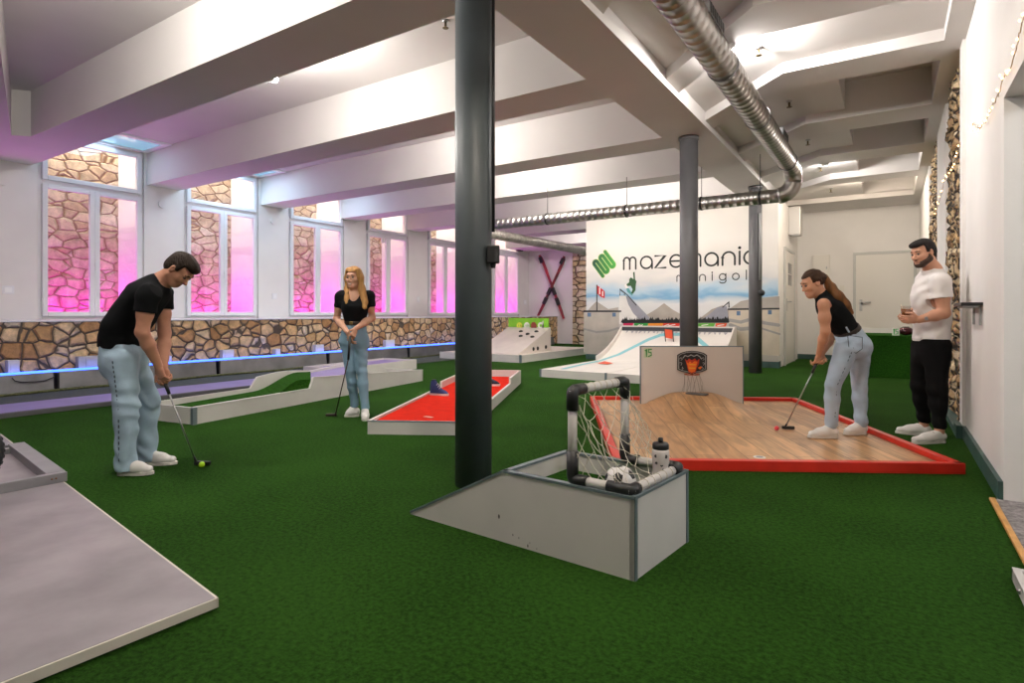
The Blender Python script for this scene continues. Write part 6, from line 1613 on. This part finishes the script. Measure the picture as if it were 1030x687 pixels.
S.ecap(J(357, 326, 0), J(356, 343, .01), latn, (.122, .096), (.150, .104), k=.06)
for u in (351, 362): S.ell(J(u, 345, .07), np.eye(3), (.080, .080, .09), k=.05)
S.mesh('jeans', J2, P, noise=folds(.004, 60, [0.3, 0.1, 1], 9), planes=[(J(357, 325.6), [0, 0, 1])])
for a, toe in ((anL, G(346.5, 419.5)), (anR, G(367.5, 424))): shoe(P, a, toe, 0.0, .040, SHOE, SOLEW)
putter('thin dark brown putter held low by the blonde woman in the black top', J(352.2, 338, -.235), J(350.3, 362, -.22), G(337, 419), -A3(RT), .12, mat('dark_bronze_shaft', (0.06, 0.035, 0.025), 0.4, 0.8), mat('dark_bronze_head', (0.035, 0.022, 0.018), 0.4, 0.5))

# ------------------------------------------------------------ 3: woman with ponytail putting (right)
Z0 = 5.12; ZG = 0.036; J = lambda u, v, dz=0.0: A3(at(u, v, Z0 + dz))
P = thing('person', 'woman with long brown ponytail, sleeveless black top and pale jeans, bent over her putter', 'person', G(842, 440))
latn = A3(FW)
h = Head(J(817.5, 285.2, 0), -A3(RT) * .93 + np.array([0, 0, -.34]), np.array([0, 0, .93]) - A3(RT) * .34)
SK3 = skin('skin_warm', (0.56, 0.28, 0.17))
neck = J(828, 299.5, .0); chest = J(836, 311, 0.0); waist = J(849, 329, .0); pelvis = J(858, 345, .02)
shN = J(828.5, 306, -.155); elN = J(830.3, 333, -.15); wrN = J(824, 356, -.02); shF = J(829, 306, .155); elF = J(836.5, 338, .12); wrF = J(826.5, 355.5, .04)
hipN = J(852, 349, -.085); hipF = J(864, 350, .10); knN = J(837.6, 388, -.07); knF = J(864.5, 389, .17); anN = J(836.3, 424, -.03); anF = J(866, 423.5, .13)
S = SDF(.0045); head_prims(S, h, True); S.cap(h.p(0, -.025, -.05), neck, .046, .048, k=.03); S.cap(neck, chest, .05, .075, k=.05)
S.ecap(chest, waist, latn, (.130, .088), (.110, .080), k=.05); S.ecap(waist, pelvis, latn, (.110, .080), (.140, .10), k=.05)
for a, b, c in ((shN, elN, wrN), (shF, elF, wrF)): S.cap(neck * .5 + chest * .5, a, .055, .046, k=.05); arm(S, a, b, c, (.046, .038, .025))
gd = nrmz(J(819.5, 372) - J(823, 362))
hand_prims(S, wrN, nrmz(J(821, 368, 0) - wrN), nrmz(A3(FW) - A3(RT) * .3), 1, curl=(.7, 1.1, .8), scale=.9)
hand_prims(S, wrF, nrmz(J(822.5, 366, .0) - wrF), nrmz(-A3(FW) - A3(RT) * .2), -1, curl=(.7, 1.1, .8), scale=.9)
for a, b, c in ((hipN, knN, anN), (hipF, knF, anF)): leg(S, a, b, c, (.074, .042, .030)); S.cap(c, c + np.array([0, 0, -.05]), .033, .035)
S.mesh('body', SK3, P)
face_parts(P, h, mat('brow_dark', (0.02, 0.012, 0.008), 0.8), mat('lips_pink', (0.50, 0.14, 0.14), 0.4), True)
HB3 = mat('brown_hair', (0.040, 0.018, 0.008), 0.6, spec=0.2, var=0.3, vscale=30, bump=0.5, bscale=70, stretch=(1, 1, 0.2))
S = SDF(.0045); S.ell(h.p(0, -.016, .034), h.M, (.078, .100, .091), k=.02)
for sx in (-1, 1): S.cap(h.p(sx * .056, .030, .066), h.p(sx * .072, -.03, .015), .012, .014, k=.02)
S.ell(h.p(0, -.105, .02), h.M, (.03, .03, .03), k=.03)
hair = S.mesh('hair', HB3, P, fn=hairline(h, .066, .010), noise=folds(.0015, 150, h.u, 13))
PT = mat('light_brown_ponytail', (0.15, 0.062, 0.020), 0.55, spec=0.2, var=0.45, vscale=26, bump=0.7, bscale=60, stretch=(1, 1, 0.25))
S = SDF(.005); T = [h.p(0, -.118, .02), J(835.5, 289, -.02), J(843, 298.5, -.06), J(850.5, 307, -.07), J(856.0, 314.5, -.08)]
rr = [.026, .040, .047, .042, .022]
for a, b, ra, rb_ in zip(T[:-1], T[1:], rr[:-1], rr[1:]): S.cap(a, b, ra, rb_, k=.02)
S.mesh('ponytail', PT, hair, noise=folds(.004, 120, [.7, .5, .6], 14))
q = MB(); a = Vector(h.p(0, -.108, .02)); dq = Vector(T[1]) - a; dq.normalize(); q.tube([a - dq * .008, a + dq * .014], .032, 14); q.build('hair_tie', mat('brown_hair_tie', (0.10, 0.05, 0.03), 0.6), hair)
S = SDF(.005)
S.cap(neck + (h.c - neck) * .16, chest, .062, .085, k=.04); S.ecap(chest, J(843, 321, 0), latn, (.145, .106), (.128, .100), k=.05); S.ecap(J(843, 321, 0), J(852, 333, .0), latn, (.125, .098), (.125, .098), k=.04)
S.ell(J(834, 316, -.06), np.eye(3), (.06, .06, .06), k=.05); S.ell(J(834, 316, .06), np.eye(3), (.06, .06, .06), k=.05)
for a in (shN, shF): S.cap(neck * .5 + chest * .5, neck * .15 + a * .85 + np.array([0, 0, .006]), .07, .046, k=.04)
for sg, a in ((-1, shN), (1, shF)): S.ell(a + A3(FW) * sg * .045 + np.array([0, 0, -.02]), np.array([A3(RT), A3(FW), [0, 0, 1]]), (.062, .052, .075), k=.01, sub=True)
ww = nrmz(pelvis - waist)
S.mesh('sleeveless_top', BLKT, P, noise=folds(.003, 60, [.6, 0, .8], 15), planes=[(J(850.5, 331.5), ww), (neck + nrmz(h.c - neck) * .055, nrmz(h.c - neck))])
S = SDF(.005); S.ecap(J(850, 329.5, 0), J(853, 334, 0), latn, (.128, .102), (.134, .106), k=.01); S.mesh('belt', BELT, P, planes=[(J(850.2, 329.6), -ww), (J(852.2, 333.6), ww)])
q = MB()
for sg in (-.118, -.07):
    c = Vector(J(852.5 + (sg + .118) * 60, 331.5, sg)); q.beam(c - Vector(ww) * .028, c + Vector(ww) * .028, .012, .010)
J3 = denim('pale_blue_denim', (0.42, 0.52, 0.64))
q.build('belt_loop', J3, P)
S = SDF(.005)
for a, b, c in ((hipN, knN, anN), (hipF, knF, anF)): S.cap(a, b, .098, .063, k=.015); S.cap(b, b * .65 + c * .35, .062, .062, k=.015); S.cap(b * .65 + c * .35, c, .062, .050, k=.015); S.cap(c + np.array([0, 0, .03]), c + np.array([0, 0, -.02]), .054, .054, k=.01)
S.ecap(J(852.5, 334, 0), pelvis, latn, (.130, .104), (.150, .118), k=.06)
S.ell(J(863.5, 348, -.075), np.eye(3), (.100, .100, .105), k=.04); S.ell(J(864.5, 348, .085), np.eye(3), (.100, .100, .105), k=.04)
jn = S.mesh('jeans', J3, P, noise=folds(.004, 60, [0.3, 0.1, 1], 19), planes=[(J(851.6, 332.6), -ww)])
seam(jn, [hipN - A3(FW) * .097, knN - A3(FW) * .062, anN - A3(FW) * .05])
q = MB(); c = Vector(J(860, 346, -.175)); ex = RT * .062; ey = UP * .075
q.tube([c - ex + ey, c + ex + ey * .75, c + ex * 1.0 - ey * .55, c + ex * .15 - ey * 1.05, c - ex * .8 - ey * .7, c - ex + ey], .003, 5); q.build('back_pocket', SEAM, jn)
for a, toe in ((anN, G(812.5, 440.5, ZG)), (anF, G(848.8, 437.5, ZG))): shoe(P, a, toe, ZG + .002, .040, SHOE, SOLEW)
f_ = G(788.8, 431.8, ZG)
putter('silver putter held by the woman with the ponytail on the oak lane', J(822, 363.5, 0.0), J(816.8, 375.5, 0.01), f_, A3(RT) * -.4 + A3(RT) * .85 - A3(FW) * .1, .11, zg=ZG)
ball('pinkish red golf ball on the oak lane at the ponytailed woman putter', G(781.3, 433, ZG), mat('red_ball', (0.75, 0.05, 0.07), 0.35), ZG)

# ------------------------------------------------------------ 4: man in white T-shirt watching with a glass
Z0 = 5.2; J = lambda u, v, dz=0.0: A3(at(u, v, Z0 + dz))
P = thing('person', 'smiling bearded man in white T-shirt and black trousers holding a glass', 'person', G(930, 442))
latn = nrmz(A3(FW) + A3(RT) * .15)
h = Head(J(928.5, 254.5, -.02), -A3(RT) * .93 + A3(FW) * -.16 + np.array([0, 0, -.24]), np.array([0, 0, .97]) - A3(RT) * .24)
SK4 = skin('skin_olive', (0.55, 0.28, 0.18))
neck = J(938.5, 272.5, 0.0); chest = J(938, 290, .02); waist = J(937.5, 320, .02); pelvis = J(937, 343, .02)
shN = J(946, 283.5, -.18); elN = J(949.5, 315, -.20); wrN = J(924.5, 321.5, -.16); shF = J(930, 283, .20); elF = J(927, 314, .22); wrF = J(917, 318, .03)
hipN = J(942, 348, -.07); hipF = J(930, 348, .12); knN = J(942.5, 391, -.12); knF = J(925.5, 387, .14); anN = J(945.0, 428, -.12); anF = J(929.5, 421.5, .17)
S = SDF(.0045); head_prims(S, h); S.cap(h.p(0, -.025, -.05), neck, .057, .062, k=.03); S.cap(neck, chest, .065, .10, k=.05)
S.ecap(chest, waist, latn, (.155, .108), (.145, .100), k=.05); S.ecap(waist, pelvis, latn, (.145, .10), (.150, .105), k=.05)
for a, b, c in ((shN, elN, wrN), (shF, elF, wrF)): S.cap(neck * .5 + chest * .5, a, .075, .055, k=.05); arm(S, a, b, c, (.054, .047, .030))
gl = J(911, 314, -.06)
hand_prims(S, wrN, nrmz(J(911, 321.5, -.12) - wrN), nrmz(A3(FW) + np.array([0, 0, .35])), -1, curl=(.45, .75, .6), thumb=(.5, .4))
hand_prims(S, wrF, nrmz(J(907, 314.5, -.03) - wrF), nrmz(-A3(FW) * .9 - A3(RT) * .2), 1, curl=(.5, .8, .6), thumb=(.5, .4))
for a, b, c in ((hipN, knN, anN), (hipF, knF, anF)): leg(S, a, b, c, (.085, .057, .040)); S.cap(c, c + np.array([0, 0, -.06]), .037, .038)
S.mesh('body', SK4, P)
face_parts(P, h, mat('brow_dark', (0.02, 0.012, 0.008), 0.8), mat('lips_rose', (0.42, 0.16, 0.12), 0.5))
BKH = mat('black_hair', (0.012, 0.009, 0.008), 0.7, spec=0.25, bump=0.9, bscale=120)
S = SDF(.0045); S.ell(h.p(0, -.014, .036), h.M, (.081, .104, .093), k=.02); S.ell(h.p(0, .044, .088), h.M, (.060, .054, .028), k=.03); S.ell(h.p(0, -.05, -.015), h.M, (.066, .062, .062), k=.03)
for sx in (-1, 1): S.cap(h.p(sx * .074, .016, .03), h.p(sx * .075, .014, -.02), .012, .006, k=.015)
S.mesh('hair', BKH, P, fn=hairline(h, .064), noise=folds(.0018, 120, h.r, 23))
BRD = mat('dark_stubble', (0.045, 0.024, 0.016), 0.8, var=0.3, vscale=90)
S = SDF(.0045); S.ell(h.p(0, .052, -.087), h.M, (.042, .040, .033), k=.02)
for sx in (-1, 1): S.cap(h.p(sx * .049, .0, -.056), h.p(sx * .025, .057, -.090), .0285, .0275, k=.02); S.cap(h.p(sx * .066, .006, -.02), h.p(sx * .056, .012, -.055), .012, .021, k=.02); S.ell(h.p(sx * .040, .036, -.066), h.M, (.026, .032, .026), k=.02); S.cap(h.p(sx * .004, .090, -.048), h.p(sx * .028, .075, -.062), .0065, .0075, k=.004)
def beardcut(Pt):
    q = (Pt - h.c) @ h.M.T
    return np.where((np.abs(q[..., 0]) < .024) & (q[..., 1] > .05) & (q[..., 2] > -.080) & (q[..., 2] < -.052), .01, -1)
S.mesh('beard', BRD, P, fn=beardcut, noise=folds(.0015, 200, h.u, 24))
WT = mat('white_cotton', (0.74, 0.70, 0.68), 0.9, bump=0.12, bscale=150)
S = SDF(.005)
S.cap(neck * .8 + chest * .2, chest, .090, .110, k=.04); S.ecap(chest, waist, latn, (.175, .130), (.168, .126), k=.06); S.ecap(waist, J(937, 340, .02), latn, (.166, .124), (.168, .134), k=.05)
S.ell(J(929, 300, .02), np.eye(3), (.10, .13, .14), k=.06)
S.cap(neck * .92 + chest * .08, neck + (h.c - neck) * 1.2, .067, .080, k=.006, sub=True)
for a, b in ((shN, elN), (shF, elF)): S.cap(neck * .5 + chest * .5, a, .090, .072, k=.05); S.cap(a, a + (b - a) * .56, .075, .079, k=.03)
S.mesh('t_shirt', WT, P, noise=folds(.004, 42, [-.6, .2, 1], 25), planes=[(J(937, 343.3), [0, 0, -1]), (neck + nrmz(h.c - neck) * .045, nrmz(h.c - neck))], fn=lambda Pt: np.minimum(1, np.maximum.reduce([np.where(np.linalg.norm(Pt - e_, axis=-1) < .12, (Pt - e_) @ n_, -1) for e_, n_ in ((shN + (elN - shN) * .52, nrmz(elN - shN)), (shF + (elF - shF) * .52, nrmz(elF - shF)))])))
BT = mat('black_trousers', (0.005, 0.005, 0.0055), 0.95, spec=0.12, bump=0.2, bscale=160)
S = SDF(.005); S.ecap(J(937, 341, .02), J(937, 356, .02), latn, (.158, .122), (.168, .132), k=.05)
for a, b, c in ((hipN, knN, anN), (hipF, knF, anF)): S.cap(a, b, .106, .074, k=.04); S.cap(b, b * .65 + c * .35, .073, .070, k=.03); S.cap(b * .65 + c * .35, c, .070, .052, k=.03)
S.mesh('trousers', BT, P, noise=folds(.005, 60, [0.3, 0.1, 1], 29), planes=[(J(937, 340.8), [0, 0, 1])])
for a, toe in ((anN, G(917.5, 446.5)), (anF, G(900.5, 435.5))): shoe(P, a, toe, 0.0, .044, SHOE, SOLEW)
q = MB(); wa, wb = Vector(wrN), Vector(elN); dq = (wb - wa).normalized(); c = wa + dq * .035; q.tube([c - dq * .009, c + dq * .009], .0335, 18); w_ = q.build('wristwatch', BLACK, P)
q = MB(); n_ = -FW; q.tube([c + n_ * .030 + RT * 0, c + n_ * .040], .016, 16); q.build('watch_face', STEEL, w_)
g_ = thing('drinking_glass', 'glass of amber drink held by the man in the white T-shirt', 'glass', Vector(gl) - UP * .045)
gb = Vector(gl) - UP * .045
q = MB(); q.lathe([(.031, 0), (.034, .004), (.041, .10), (.0385, .10), (.0315, .010), (.002, .008)], gb, 24); q.build('glass_wall', glass_mat('drink_glass', (0.93, 0.93, 0.92), .12), g_)
q = MB(); q.lathe([(.030, .009), (.0365, .072), (.0365, .073)], gb, 24); q.build('drink', mat('amber_drink', (0.45, 0.13, 0.02), 0.15), g_)
q = MB(); q.tube([gb + Vector((-.01, 0, .02)), gb + Vector((-.035, .01, .115))], .003, 8); q.build('straw', mat('pale_straw', (0.7, 0.6, 0.45), 0.5), g_)
# ================================================================== light
wd_ = bpy.data.worlds.new('world'); SC.world = wd_; wd_.use_nodes = True
wd_.node_tree.nodes['Background'].inputs['Color'].default_value = (0.9, 0.92, 1.0, 1); wd_.node_tree.nodes['Background'].inputs['Strength'].default_value = 0.25
# lamps on the beams (left half): one on the far side of each beam, plus added fill for the mural and behind the camera
for x, y, z, e, lab in ((-5.45, 3.70, 3.60, 150, 'star-bright spotlight on the far edge of the first left ceiling beam'), (-5.6, 6.03, 3.85, 140, 'spotlight hidden behind the second left ceiling beam'), (-5.9, 8.39, 3.85, 140, 'spotlight hidden behind the third left ceiling beam'), (-5.6, 10.57, 3.85, 120, 'spotlight hidden behind the fourth left ceiling beam'), (-3.9, 10.57, 3.75, 62, 'added unseen fill light behind the fourth left beam, brightening the mural'), (-5.6, 12.99, 3.85, 90, 'spotlight hidden behind the fifth left ceiling beam'), (-7.8, 15.76, 3.85, 140, 'spotlight hidden behind the last left ceiling beam by the skis'), (-4.7, 1.31, 3.85, 190, 'spotlight in the bright left bay at the top edge'), (-3.2, -1.1, 3.75, 70, 'added fill light over the hall behind the photographer')):  # mural lamp and rear hall lamp are unseen sources added as fill
    beam_lamp(x, y, z, e, lab)
for x, y, z, e, lab, c in ((-1.25, 5.56, 3.61, 190, 'spotlight behind the duct in the bright right bay', (1, .95, .90)), (-0.9, 10.92, 3.63, 80, 'spotlight in the far bright right bay', (1, .95, .90)), (-0.6, 1.42, 3.57, 165, 'added fill light behind the photographer on the right', (1, .88, .74)), (-0.6, 12.77, 3.66, 95, 'added hidden fill light before the cream back door', (1, .85, .68))):  # rear right and back door lamps are unseen, added to brighten those sides
    beam_lamp(x, y, z, e, lab, c)
lamp('side_room_fill', 'POINT', (2.3, 3.3, 2.8), 90, (0.92, 0.96, 1.0), 0.15)  # unseen light added to brighten the doorway reveals
# magenta LED bars at the foot of the light wells, white daylight from above
for i, (a, b) in enumerate(bays):
    y = (a + b) / 2
    lamp('magenta_led_bar', 'AREA', (XL - 0.75, y, 0.80), 36 if i >= 2 else 10, (0.92, 0.0, 0.90), 1.5, 0.25, target=(XL - 1.0, y + 0.01, 3.0))
    lamp('light_well_daylight', 'AREA', (XL - 0.70, y, 5.2), 88 if i >= 2 else 25, (1.0, 0.92, 0.80), 1.5, 0.6, target=(XL - 0.95, y + 0.01, 1.0))
SC.cycles.use_denoising = True
SC.cycles.max_bounces = 8; SC.cycles.diffuse_bounces = 4; SC.cycles.glossy_bounces = 3; SC.cycles.transparent_max_bounces = 8
SC.cycles.caustics_reflective = False; SC.cycles.caustics_refractive = False
SC.cycles.sample_clamp_indirect = 6.0
SC.view_settings.exposure = 0.0
